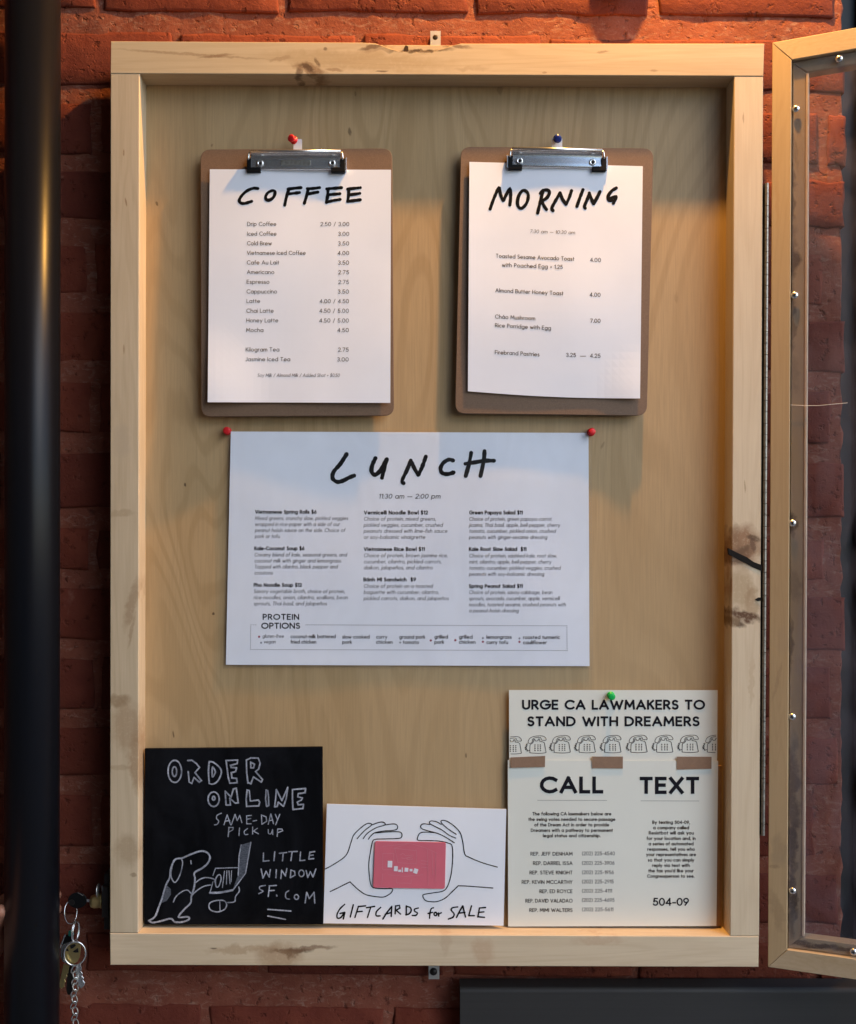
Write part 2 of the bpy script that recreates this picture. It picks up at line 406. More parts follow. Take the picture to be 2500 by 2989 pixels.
# the covered entry the photographer stands in: dark wall on the left and behind, soffit above, open to the street on the right
def plane_box(name, a, b, mat):
    (x0, y0, z0), (x1, y1, z1) = a, b
    v = [(x, y, z) for x in (x0, x1) for y in (y0, y1) for z in (z0, z1)]
    o = mesh(name, v, [(0, 1, 3, 2), (4, 6, 7, 5), (0, 4, 5, 1), (2, 3, 7, 6), (0, 2, 6, 4), (1, 5, 7, 3)], mat); o['kind'] = 'structure'; return o
plane_box('wall_left', (-1.55, -3.6, .001), (-1.25, .055, 3.4), M['facade'])
plane_box('wall_behind', (-1.55, -3.8, .001), (1.1, -3.6, 3.4), M['facade'])
plane_box('ceiling', (-1.7, -3.9, 3.4), (.8, .3, 3.55), M['facade'])

# brick wall: recessed mortar bed, every brick its own object
WALL = .060
wall = empty('brick_wall', 'red painted brick wall with rough joints behind the wooden menu cabinet', 'brick wall', P(1250, 2989, WALL))
SL = .0133
LEFT = -1900
tops = [-290, -80, 121, 334, 528, 745, 940, 1145, 1350, 1575, 1745, 1950, 2150, 2352, 2553, 2755, 2958]
bots = [-140, 53, 271, 478, 665, 883, 1085, 1290, 1512, 1689, 1893, 2098, 2289, 2500, 2695, 2862, 3105]
ends = [2468, 2464, 2465, 2468, 2464, 2460, 2464, 2460, 2462, 2452, 2464, 2450, 2446, 2450, 2444, 2446, 2450]
for k in range(1, 8):
    tops.insert(0, -290 - 205 * k); bots.insert(0, -140 - 205 * k); ends.insert(0, 2466 - (k * 7) % 10)
for k in range(1, 3):
    tops.append(2958 + 203 * k); bots.append(3105 + 203 * k); ends.append(2446 + k * 5)
def wp(px, py, d):
    return P(px, py + SL * (max(px, -400) - 2400), d)
def brick(x0, x1, y0, y1):
    us = [0, 7 / (x1 - x0)] + [k / 6 for k in range(1, 6)] + [1 - 7 / (x1 - x0), 1]
    ws = [0, 7 / (y1 - y0), .35, .65, 1 - 7 / (y1 - y0), 1]
    nx, nz = len(us) - 1, len(ws) - 1
    v = []; f = []; idx = {}
    sx = random.uniform(-6, 6)
    dd = random.uniform(-.0012, .0012)
    for j in range(nz + 1):
        for i in range(nx + 1):
            u, w = us[i], ws[j]
            px = x0 + (x1 - x0) * u; py = y0 + (y1 - y0) * w
            edge = (i in (0, nx)) or (j in (0, nz))
            jit = noise.noise((px * .05, py * .05, 1.3))
            jit2 = noise.noise((px * .05, py * .05, 9.3))
            d = WALL + dd + noise.noise((px * .012, py * .02, 4)) * .0012
            px += jit * 9; py += jit2 * 9
            if edge: d += .0009 + abs(jit) * .0016
            d += noise.noise((px * .04, py * .05, 7)) * .0009
            idx[i, j] = len(v); v.append(wp(px, py, d))
    for j in range(nz):
        for i in range(nx):
            f.append((idx[i, j], idx[i, j + 1], idx[i + 1, j + 1], idx[i + 1, j]))
    loop = [idx[i, 0] for i in range(nx)] + [idx[nx, j] for j in range(nz)] + [idx[i, nz] for i in range(nx, 0, -1)] + [idx[0, j] for j in range(nz, 0, -1)]
    b0 = len(v)
    cx = sum((v[q] for q in loop), Vector()) / len(loop)
    for q in loop:
        p = v[q].copy(); p = p + (p - cx) * -.004; p.y = WALL + .03; v.append(p)
    n = len(loop)
    for k in range(n):
        f.append((loop[k], loop[(k + 1) % n], b0 + (k + 1) % n, b0 + k))
    o = mesh('brick', v, f, M['brick'], wall)
    for p_ in o.data.polygons[:nx * nz]: p_.use_smooth = True
    return o
for r, (t0, b0) in enumerate(zip(tops, bots)):
    x = 625 if r % 2 else 345
    x -= 549 * 5   # courses run on to the left, past the frame
    x += random.uniform(-15, 15)
    L = []
    while x < ends[r]:
        x2 = x + 535 + random.uniform(-14, 14)
        L.append((x + 14, min(x2 - 14, ends[r]))); x = x2
    for a, b in L:
        if b - a < 45: continue
        if b < LEFT: continue
        if t0 > 260 and b0 < 2690 and a > 520 and b < 2080: continue      # wholly behind the cabinet
        brick(a, b, t0 + random.uniform(-3, 3), b0 + random.uniform(-3, 3))
# mortar bed
v = []; f = []; nx, nz = 300, 190
for j in range(nz + 1):
    for i in range(nx + 1):
        px = 2456 - (2456 - LEFT) * (1 - i / nx) ** 1.3; py = -1750 + 5350 * j / nz
        d = WALL + .0024 + noise.noise((px * .012, py * .012, 2)) * .0016 + noise.noise((px * .05, py * .05, 5)) * .0007
        if i == nx: px += noise.noise((0, py * .02, 3)) * 14
        v.append(wp(px, py, d))
for j in range(nz):
    for i in range(nx):
        a = j * (nx + 1) + i; f.append((a, a + nx + 1, a + nx + 2, a + 1))
# return at the right end of the wall
base = len(v)
for j in range(nz + 1):
    p = v[j * (nx + 1) + nx].copy(); p.y += .12; v.append(p)
for j in range(nz):
    a = j * (nx + 1) + nx; f.append((a, a + nx + 1, base + j + 1, base + j))
o = mesh('mortar', v, f, M['mortar'], wall)
for p_ in o.data.polygons[:nx * nz]: p_.use_smooth = True

# dark jamb beyond the end of the wall
jb = MB()
a, b = P(2380, -500, .15), P(3600, 3400, .15)
jb.prism([(a.x, 0, b.z), (b.x, 0, b.z), (b.x, 0, a.z), (a.x, 0, a.z)], .15, .2, 0)
for i in range(3):
    q = P(2500 + i * 260, 0, .15).x
    jb.prism([(q, 0, b.z), (q + .02, 0, b.z), (q + .02, 0, a.z), (q, 0, a.z)], .14, .149, .001)
o = jb.build('dark_panel', M['jamb']); tag(o, 'near-black panel in the recess past the right end of the brick wall', 'panel'); base_at(o, P(2700, 2989, .15))

# steel box under the cabinet
bb = MB(); y0 = .030
x0, x1, zt, zb = P(1345, 0, y0).x, P(2900, 0, y0).x, P(0, 2884, y0).z, P(0, 3500, y0).z
prof = []
for k in range(9):
    an = R(90) * k / 8; rr = .006
    prof.append((y0 + rr - rr * math.cos(R(90) - an) if False else y0 + rr * (1 - math.cos(an)) , zt - rr * (1 - math.sin(an)) ))
prof = [(y0, zb)] + prof + [(.054, zt + .002)]
v = []; f = []
for xx in (x0, x1):
    for (yy, zz) in prof: v.append((xx, yy, zz))
n = len(prof)
for i in range(n - 1): f.append((i, i + 1, n + i + 1, n + i))
f.append(tuple(range(n))); f.append(tuple(range(n, 2 * n)))
bb.add(v, f); o = bb.build('metal_box', M['box'], smooth=False)
tag(o, 'brushed grey metal box with rounded top edge at the bottom right, under the cabinet', 'metal box'); base_at(o, (x0, y0, zb))

# black pole
pl = MB(); a = P(98, -700, 0); b = P(93, 3700, 0); rp = (P(173, 1500, 0) - P(19, 1500, 0)).length / 2
pl.tube([(b.x, .0, b.z), (a.x, .0, a.z)], rp, 64)
o = pl.build('black_pole', M['pole'], smooth=True); tag(o, 'glossy black round pole standing at the left edge in front of the bricks', 'pole'); base_at(o, (b.x, 0, b.z))

# ---------------------------------------------------------------- cabinet
cab = empty('menu_cabinet', 'shallow pale knotty wood cabinet hung on the bricks, its glazed door swung open', 'display cabinet', P(1268, 2820, .03))
def board(name, pts, y0, y1, mat, parent, c=.0008, dens=False):
    m = MB(); m.prism([P(x, y, 0) for x, y in pts], y0, y1, c); return m.build(name, mat, parent)
# top rail with a waney notch in its front arris
notch = [(1058, 124), (1095, 126), (1120, 134), (1150, 145), (1172, 150), (1215, 151), (1262, 149), (1292, 143), (1318, 133), (1345, 127)]
top = [(324, 120)] + [(x, y) for x, y in notch] + [(2232, 127), (2229, 222), (323, 214)]
m = MB(); m.prism([P(x, y) for x, y in top][::-1], 0, .007, .0006)
m.prism([P(x, y) for x, y in [(323.5, 214), (2229, 222), (2232, 127), (324, 120)]], .0068, .050, .0004)
m.build('top_rail', M['rail_top'], cab)
board('bottom_rail', [(322, 2817), (2215, 2823), (2216, 2733), (321, 2724)], 0, .050, M['rail_bottom'], cab)
board('stile', [(321, 2723.4), (404, 2723.4), (408, 214.8), (323, 214.4)], .0003, .050, M['stile_left'], cab)['label'] = 'left upright board with brown blotches'
board('stile', [(2132, 2732.4), (2217, 2732.4), (2229, 222.8), (2144, 222.8)], .0003, .050, M['stile_right'], cab)['label'] = 'right upright board with a black crack and brown knot'
# crack and hole of the right stile
m = MB()
cr = [(2126, 1600), (2150, 1612), (2180, 1626), (2200, 1640), (2226, 1650), (2226, 1668), (2196, 1655), (2175, 1643), (2150, 1630), (2128, 1618)]
m.prism([P(x, y) for x, y in cr][::-1], -.0003, .004, 0)
m.build('crack', M['hole'], cab); m = MB()
m.prism([P(x, y) for x, y in [(2204, 1750), (2214, 1744), (2224, 1744), (2224, 1753), (2212, 1755)]][::-1], -.0003, .003, 0)
m.build('knot_hole', M['hole'], cab)
m = MB(); m.prism([P(x, y) for x, y in [(1185, 124), (1192, 128), (1193, 140), (1186, 146), (1179, 144), (1180, 132)]][::-1], .0062, .0075, 0)
m.build('knot_hole', plain('dark_knot', (.05, .025, .012), .9), cab)
# back panel
a, b = P(330, 2815, 0), P(2215, 125, 0)
m = MB(); m.prism([(a.x + .01, 0, a.z + .02), (b.x - .01, 0, a.z + .02), (b.x - .01, 0, b.z - .02), (a.x + .01, 0, b.z - .02)], .031, .037, 0)
m.build('back_panel', M['ply'], cab)
# brackets
def bracket(px0, px1, py0, py1, hx, hy, hr, mat):
    m = MB(); d = .048
    pts = [P(px0, py1, d), P(px1, py1, d), P(px1, py0, d), P(px0, py0, d)]
    # plate with a round hole
    hc = P(hx, hy, d); r = hr * .0004; n = 24; v = []; f = []
    cx = [(pts[0].x + pts[1].x) / 2, (pts[0].z + pts[2].z) / 2]; W = (pts[1].x - pts[0].x) / 2; H = (pts[2].z - pts[0].z) / 2
    for y in (d, d + .002):
        for k in range(n):
            an = 2 * math.pi * k / n; v.append((hc.x + r * math.cos(an), y, hc.z + r * math.sin(an)))
        for k in range(n):
            an = 2 * math.pi * k / n; c, s = math.cos(an), math.sin(an); q = 1 / max(abs(c), abs(s)); v.append((cx[0] + W * c * q, y, cx[1] + H * s * q))
    for k in range(n):
        l = (k + 1) % n
        f += [(k, n + k, n + l, l), (2 * n + k, 2 * n + l, 3 * n + l, 3 * n + k), (k, l, 2 * n + l, 2 * n + k), (n + k, 3 * n + k, 3 * n + l, n + l)]
    m.add(v, f); b = m.build('bracket', mat, cab)
    return b
bracket(1257, 1287, 90, 150, 1271, 109, 8, M['bracket'])
lb = bracket(1252, 1283, 2800, 2858, 1266, 2838, 7, M['bracket'])
m = MB(); q = P(1266, 2838, .046); m.lathe([(0, .0048), (.0015, .004), (.0022, .001)], (q.x, .0478, q.z), (0, -1, 0), 16); m.build('screw', M['dark_metal'], cab, True)
m = MB(); q = P(1271, 109, .056); m.lathe([(0, .006), (.0015, .005), (.002, .001)], (q.x, .058, q.z), (0, -1, 0), 16); m.build('wall_plug', M['dark_metal'], cab, True)

# ---------------------------------------------------------------- door
TH = R(23); U = Vector((math.cos(TH), -math.sin(TH), 0)); N = Vector((-math.sin(TH), -math.cos(TH), 0)); Z = Vector((0, 0, 1))
A0 = P(2249, 1400, .001); Bm = P(2235, 2822, .001)
zt = P(2249, 125, .001).z; zb = P(2236, 2822, .001).z
DW = .765; SW = .0212; RW = .0236; LW = .0160; LH = .0150
shear = (P(2249, 125, .001).x - P(2236, 2822, .001).x) / (zt - zb)
def D(u, z, w):
    """door point: u along the leaf, z height, w towards the viewer from the leaf's inside face"""
    return Vector((A0.x, A0.y, 0)) + U * u + N * w + Z * z + Vector((shear * (z - A0.z), 0, 0))
door = empty('door', '', '', D(0, zb, 0)); del door['label'], door['category']
door.parent = cab; door.location = D(0, zb, 0) - cab.location
dplane = lambda x, y: PN(x, y, A0, N)
M['door_face'] = door_wood('door_face_stile', [(2275, 2480, 24, 60, 0, (.40, .29, .17), .6), (2262, 2530, 16, 9, 0, (.30, .2, .11), .5), (2268, 2660, 20, 70, 15, (.35, .24, .13), .5), (2270, 1990, 6, 70, -12, (.4, .27, .15), .5),
    (2285, 1870, 18, 50, 0, (.48, .34, .2), .5), (2270, 590, 6, 90, 0, (.48, .31, .15), .5)], dplane)
M['door_face_rail'] = door_wood('door_face_rail', [], dplane, 'x', (.60, .46, .29))
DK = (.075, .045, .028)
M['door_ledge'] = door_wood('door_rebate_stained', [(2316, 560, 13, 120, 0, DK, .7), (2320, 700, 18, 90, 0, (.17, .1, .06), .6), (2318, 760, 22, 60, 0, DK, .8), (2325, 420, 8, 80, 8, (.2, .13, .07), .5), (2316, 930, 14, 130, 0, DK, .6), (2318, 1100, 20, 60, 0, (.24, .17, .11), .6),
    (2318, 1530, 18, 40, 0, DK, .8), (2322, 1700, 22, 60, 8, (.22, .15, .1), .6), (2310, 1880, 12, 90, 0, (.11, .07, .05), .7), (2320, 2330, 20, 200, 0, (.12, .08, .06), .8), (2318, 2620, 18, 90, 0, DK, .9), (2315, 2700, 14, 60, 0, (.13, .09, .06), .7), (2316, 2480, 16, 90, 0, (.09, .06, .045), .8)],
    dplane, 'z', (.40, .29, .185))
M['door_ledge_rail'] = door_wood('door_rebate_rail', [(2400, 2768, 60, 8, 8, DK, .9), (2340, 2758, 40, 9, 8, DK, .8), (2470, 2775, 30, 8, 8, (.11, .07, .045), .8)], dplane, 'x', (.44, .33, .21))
def slab(name, quad, w0, w1, mat, c=.0006):
    """quad of (u,z) corners counter-clockwise, solid between w0 (front) and w1 (back)"""
    cu = sum(q[0] for q in quad) / 4; cz = sum(q[1] for q in quad) / 4
    def ins(q): return (q[0] + math.copysign(c, cu - q[0]), q[1] + math.copysign(c, cz - q[1]))
    v = []
    for (qs, w) in (([ins(q) for q in quad], w0), (quad, w0 - c), (quad, w1)):
        v += [D(q[0], q[1], w) for q in qs]
    f = [(0, 1, 2, 3), (11, 10, 9, 8)]
    for r in range(2):
        for i in range(4):
            j = (i + 1) % 4; f.append((r * 4 + i, (r + 1) * 4 + i, (r + 1) * 4 + j, r * 4 + j))
    m = MB(); m.add(v, f); return m.build(name, mat, door)
g_ = .00025
slab('stile', [(0, zb), (SW, zb + RW), (SW, zt - RW), (0, zt)], 0, -.022, M['door_face'])
slab('stile', [(DW - SW, zb + RW), (DW, zb), (DW, zt), (DW - SW, zt - RW)], 0, -.022, M['door_face'])
slab('rail', [(SW + g_, zt - RW + g_ * .7), (DW - SW, zt - RW + g_ * .7), (DW, zt + g_), (g_, zt + g_)], .0001, -.022, M['door_face_rail'])
slab('rail', [(g_, zb - g_), (DW, zb - g_), (DW - SW, zb + RW - g_), (SW + g_, zb + RW - g_)], .0001, -.022, M['door_face_rail'])
s1, r1 = SW + LW, RW + LH
slab('rebate_stile', [(SW, zb + RW), (s1, zb + r1), (s1, zt - r1), (SW, zt - RW)], -.0060, -.0215, M['door_ledge'], .0013)
slab('rebate_stile', [(DW - s1, zb + r1), (DW - SW, zb + RW), (DW - SW, zt - RW), (DW - s1, zt - r1)], -.0060, -.0215, M['door_ledge'], .0013)
slab('rebate_rail', [(s1, zt - r1), (DW - s1, zt - r1), (DW - SW, zt - RW), (SW, zt - RW)], -.0058, -.0215, M['door_ledge_rail'], .0013)
slab('rebate_rail', [(SW, zb + RW), (DW - SW, zb + RW), (DW - s1, zb + r1), (s1, zb + r1)], -.0058, -.0215, M['door_ledge_rail'], .0013)
# inner arris, one strip in a paler wood colour down the inner edge
slab('edge_strip', [(s1 - .0004, zb + r1 + .001), (s1 + .0026, zb + r1 + .001), (s1 + .0026, zt - r1 - .001), (s1 - .0004, zt - r1 - .001)], -.0050, -.020, plain('pale_wood_edge', (.72, .52, .36), .6), .0006)
# acrylic
e = .0015
m = MB(); v = []
for w in (-.0028, -.0048):
    v += [D(SW + e, zb + RW + e, w), D(DW - SW - e, zb + RW + e, w), D(DW - SW - e, zt - RW - e, w), D(SW + e, zt - RW - e, w)]
m.add(v, [(0, 1, 2, 3), (7, 6, 5, 4), (0, 4, 5, 1), (1, 5, 6, 2), (2, 6, 7, 3), (3, 7, 4, 0)]); m.build('pane', M['acrylic'], door)
def screw(p):
    m = MB(); m.lathe([(0, .0040), (.0006, .0042), (.0016, .0036), (.0024, .0022), (.0027, .0008)], p, N, 20)
    o = m.build('screw', M['steel'], door, True)
    # cross recess
    c = MB()
    for an in (20, 110):
        a = U * math.cos(R(an)) + Z * math.sin(R(an)); b = a.cross(N)
        q = p + N * .0023
        c.add([q + a * .002 + b * .0004, q + a * .002 - b * .0004, q - a * .002 - b * .0004, q - a * .002 + b * .0004,
               q + a * .002 + b * .0004 + N * .0006, q + a * .002 - b * .0004 + N * .0006, q - a * .002 - b * .0004 + N * .0006, q - a * .002 + b * .0004 + N * .0006],
              [(4, 5, 6, 7), (0, 1, 5, 4), (1, 2, 6, 5), (2, 3, 7, 6), (3, 0, 4, 7)])
    c.build('screw_recess', M['hole'], door)
    return o, c
cross = MB()
for (sx, sy) in [(2450, 172), (2324, 318), (2320, 862), (2314, 1527), (2313, 2092), (2314, 2600), (2492, 2778)]:
    p = PN(sx, sy, A0 + N * -.0028, N)
    o, c = screw(p); cross.v_ = 0; cross.add(c.v, c.f)
for k in range(4):
    for z in (zt - RW - LH / 2, zb + RW + LH / 2):
        o, c = screw(D(.22 + .15 * k, z, -.0028)); cross.add(c.v, c.f)
# pale scratch on the acrylic
sc = [(2308, 1182), (2345, 1184), (2390, 1184), (2430, 1180), (2475, 1176)]
m = MB(); m.tube([PN(x, y, A0 + N * -.0025, N) for x, y in sc], .0003, 5); m.build('scratch', plain('pale_scratch', (.8, .75, .7), .4), door)
# ---------------------------------------------------------------- piano hinge
hy0, hy1 = 535, 2440
hinge = MB()
hx = lambda y: 2239.5 - (y - 535) * (11.5 / 1905)
m = MB()
for dx in (-5.2, 3.6):
    q = [P(hx(hy0) + dx, hy0, 0), P(hx(hy0) + dx + 1.8, hy0, 0), P(hx(hy1) + dx + 1.8, hy1, 0), P(hx(hy1) + dx, hy1, 0)]
    m.prism(q[::-1], .0005, .030, 0)
hin = m.build('piano_hinge', M['dark_metal'], cab)
NK = 57; kn = None
for k in range(NK):
    ya = hy0 + (hy1 - hy0) * k / NK; yb = hy0 + (hy1 - hy0) * (k + .955) / NK
    a, b = P(hx(ya), ya, -.0002), P(hx(yb), yb, -.0002)
    if kn is None:
        m = MB(); L = (a - b).length
        m.tube([(0, 0, 0), (0, 0, -L)], .0021, 16)
        kn = m.build('knuckle', M['steel_dull'], None); o = kn
    else:
        o = kn.copy(); C.objects.link(o)
    o.parent = hin; o.location = a - (hin.location + cab.location); o.rotation_euler = (0, -math.atan2(a.x - b.x, a.z - b.z) * -1, 0)

# ---------------------------------------------------------------- lettering: a stroke alphabet
def arc(cx, cy, rx, ry, a0, a1, n=None):
    n = n or max(4, int(abs(a1 - a0) / 24))
    return [(cx + rx * math.cos(R(a0 + (a1 - a0) * i / n)), cy + ry * math.sin(R(a0 + (a1 - a0) * i / n))) for i in range(n + 1)]
X = .66; r_ = .33
ring = lambda cx=r_, cy=r_, rx=r_, ry=r_: arc(cx, cy, rx, ry, 0, 360, 18)
G = {
 'A': (.84, [[(0, 0), (.42, 1), (.84, 0)], [(.15, .32), (.69, .32)]]),
 'B': (.56, [[(0, 0), (0, 1), (.27, 1)] + arc(.27, .76, .24, .24, 90, -90) + [(0, .52)], [(.27, .52)] + arc(.29, .26, .27, .26, 90, -90) + [(0, 0)]]),
 'C': (.84, [arc(.5, .5, .5, .5, 45, 315)]),
 'D': (.76, [[(0, 0), (0, 1), (.28, 1)] + arc(.28, .5, .48, .5, 90, -90) + [(0, 0)]]),
 'E': (.50, [[(.5, 1), (0, 1), (0, 0), (.5, 0)], [(0, .52), (.45, .52)]]),
 'F': (.46, [[(.48, 1), (0, 1), (0, 0)], [(0, .5), (.42, .5)]]),
 'G': (.94, [arc(.5, .5, .5, .5, 45, 360) + [(.56, .5)]]),
 'H': (.68, [[(0, 0), (0, 1)], [(.68, 0), (.68, 1)], [(0, .52), (.68, .52)]]),
 'I': (0, [[(0, 0), (0, 1)]]),
 'J': (.34, [[(.34, 1), (.34, .24)] + arc(.12, .24, .22, .24, 0, -140)]),
 'K': (.56, [[(0, 0), (0, 1)], [(.54, 1), (.03, .44)], [(.20, .62), (.58, 0)]]),
 'L': (.44, [[(0, 1), (0, 0), (.46, 0)]]),
 'M': (.90, [[(0, 0), (.07, 1), (.45, .28), (.83, 1), (.9, 0)]]),
 'N': (.70, [[(0, 0), (0, 1), (.7, 0), (.7, 1)]]),
 'O': (1.0, [arc(.5, .5, .5, .5, 0, 360, 24)]),
 'P': (.53, [[(0, 0), (0, 1), (.26, 1)] + arc(.26, .73, .27, .27, 90, -90) + [(0, .46)]]),
 'Q': (1.0, [arc(.5, .5, .5, .5, 0, 360, 24), [(.6, .3), (.95, -.05)]]),
 'R': (.56, [[(0, 0), (0, 1), (.26, 1)] + arc(.26, .73, .27, .27, 90, -90) + [(0, .46)], [(.25, .46), (.57, 0)]]),
 'S': (.54, [arc(.28, .76, .24, .24, 35, 270)[:-1] + arc(.27, .26, .27, .26, 90, -145)]),
 'T': (.60, [[(0, 1), (.6, 1)], [(.3, 1), (.3, 0)]]),
 'U': (.66, [[(0, 1), (0, .33)] + arc(.33, .33, .33, .33, 180, 360) + [(.66, 1)]]),
 'V': (.78, [[(0, 1), (.39, 0), (.78, 1)]]),
 'W': (1.20, [[(0, 1), (.32, 0), (.6, .85), (.88, 0), (1.2, 1)]]),
 'X': (.68, [[(0, 1), (.68, 0)], [(.68, 1), (0, 0)]]),
 'Y': (.70, [[(0, 1), (.35, .45), (.7, 1)], [(.35, .45), (.35, 0)]]),
 'Z': (.6, [[(0, 1), (.58, 1), (0, 0), (.6, 0)]]),
 '0': (.62, [arc(.31, .5, .31, .5, 0, 360, 20)]),
 '1': (.22, [[(0, .8), (.22, 1), (.22, 0)]]),
 '2': (.56, [arc(.28, .72, .27, .28, 165, -35) + [(0, 0), (.56, 0)]]),
 '3': (.52, [arc(.26, .76, .24, .24, 150, -90), arc(.26, .26, .27, .26, 90, -150)]),
 '4': (.62, [[(.47, 0), (.47, 1), (0, .27), (.62, .27)]]),
 '5': (.55, [[(.50, 1), (.12, 1), (.06, .52)] + arc(.25, .32, .29, .32, 125, -150)]),
 '6': (.58, [ring(.29, .30, .29, .30), [(.42, 1), (.045, .45)]]),
 '7': (.54, [[(0, 1), (.54, 1), (.14, 0)]]),
 '8': (.54, [ring(.27, .76, .23, .24), ring(.27, .26, .27, .26)]),
 '9': (.58, [ring(.29, .70, .29, .30), [(.535, .55), (.16, 0)]]),
 'a': (.66, [ring(), [(X, X), (X, 0)]]),
 'b': (.66, [ring(), [(0, 1.08), (0, 0)]]),
 'c': (.55, [arc(r_, r_, r_, r_, 48, 312)]),
 'd': (.66, [ring(), [(X, 1.08), (X, 0)]]),
 'e': (.66, [[(.01, .33)] + [(.65, .33)] + arc(r_, r_, r_, r_, 8, 318)]),
 'f': (.30, [arc(.30, .84, .18, .24, 75, 180) + [(.12, 0)], [(0, .62), (.32, .62)]]),
 'g': (.66, [ring(), [(X, X), (X, -.02)] + arc(.36, -.02, .30, .30, 0, -145)]),
 'h': (.54, [[(0, 1.08), (0, 0)], [(0, .36)] + arc(.27, .39, .27, .27, 180, 0) + [(.54, 0)]]),
 'i': (0, [[(0, X), (0, 0)], [(0, .90), (0, .98)]]),
 'j': (.05, [[(.05, X), (.05, -.12)] + arc(-.10, -.12, .15, .17, 0, -100), [(.05, .90), (.05, .98)]]),
 'k': (.46, [[(0, 1.08), (0, 0)], [(.42, X), (.02, .28)], [(.14, .38), (.46, 0)]]),
 'l': (0, [[(0, 1.08), (0, 0)]]),
 'm': (.86, [[(0, X), (0, 0)], [(0, .38)] + arc(.215, .43, .215, .23, 180, 0) + [(.43, 0)], [(.43, .38)] + arc(.645, .43, .215, .23, 180, 0) + [(.86, 0)]]),
 'n': (.52, [[(0, X), (0, 0)], [(0, .38)] + arc(.26, .40, .26, .26, 180, 0) + [(.52, 0)]]),
 'o': (.66, [ring()]),
 'p': (.66, [ring(), [(0, X), (0, -.32)]]),
 'q': (.66, [ring(), [(X, X), (X, -.32)]]),
 'r': (.27, [[(0, X), (0, 0)], [(0, .36)] + arc(.24, .40, .24, .26, 180, 75)]),
 's': (.38, [arc(.20, .49, .16, .17, 35, 270)[:-1] + arc(.19, .165, .19, .165, 90, -145)]),
 't': (.32, [[(.15, .93), (.15, 0)], [(0, .62), (.33, .62)]]),
 'u': (.52, [[(0, X), (0, .26)] + arc(.26, .26, .26, .26, 180, 360) + [(.52, X)], [(.52, X), (.52, 0)]]),
 'v': (.54, [[(0, X), (.27, 0), (.54, X)]]),
 'w': (.86, [[(0, X), (.22, 0), (.43, .6), (.64, 0), (.86, X)]]),
 'x': (.50, [[(0, X), (.5, 0)], [(.5, X), (0, 0)]]),
 'y': (.56, [[(0, X), (.29, .03)], [(.56, X), (.17, -.32)]]),
 'z': (.46, [[(0, X), (.44, X), (0, 0), (.46, 0)]]),
 '.': (0, [[(0, -.02), (0, .06)]]), ',': (.04, [[(.04, .06), (-.02, -.14)]]), ':': (0, [[(0, 0), (0, .08)], [(0, .5), (0, .58)]]),
 '/': (.40, [[(0, -.08), (.4, 1.06)]]), '-': (.34, [[(0, .36), (.34, .36)]]), '—': (.95, [[(0, .36), (.95, .36)]]),
 '+': (.40, [[(0, .38), (.4, .38)], [(.2, .18), (.2, .58)]]), "'": (0, [[(0, 1.0), (0, .8)]]),
 '(': (.22, [arc(.42, .45, .42, .68, 125, 235)]), ')': (.22, [arc(-.20, .45, .42, .68, 55, -55)]),
 '$': (.54, [arc(.28, .76, .24, .24, 35, 270)[:-1] + arc(.27, .26, .27, .26, 90, -145), [(.27, 1.16), (.27, -.16)]]),
 ' ': (.22, []),
}
for ch, (basech, acc) in {'á': ('a', [[(.28, .82), (.46, 1.02)]]), 'ñ': ('n', [[(.06, .86), (.18, .94), (.34, .86), (.46, .94)]]), 'é': ('e', [[(.28, .82), (.46, 1.02)]])}.items():
    G[ch] = (G[basech][0], G[basech][1] + acc)
G['ì'] = (0, [[(0, X), (0, 0)], [(.08, .82), (-.12, 1.02)]])

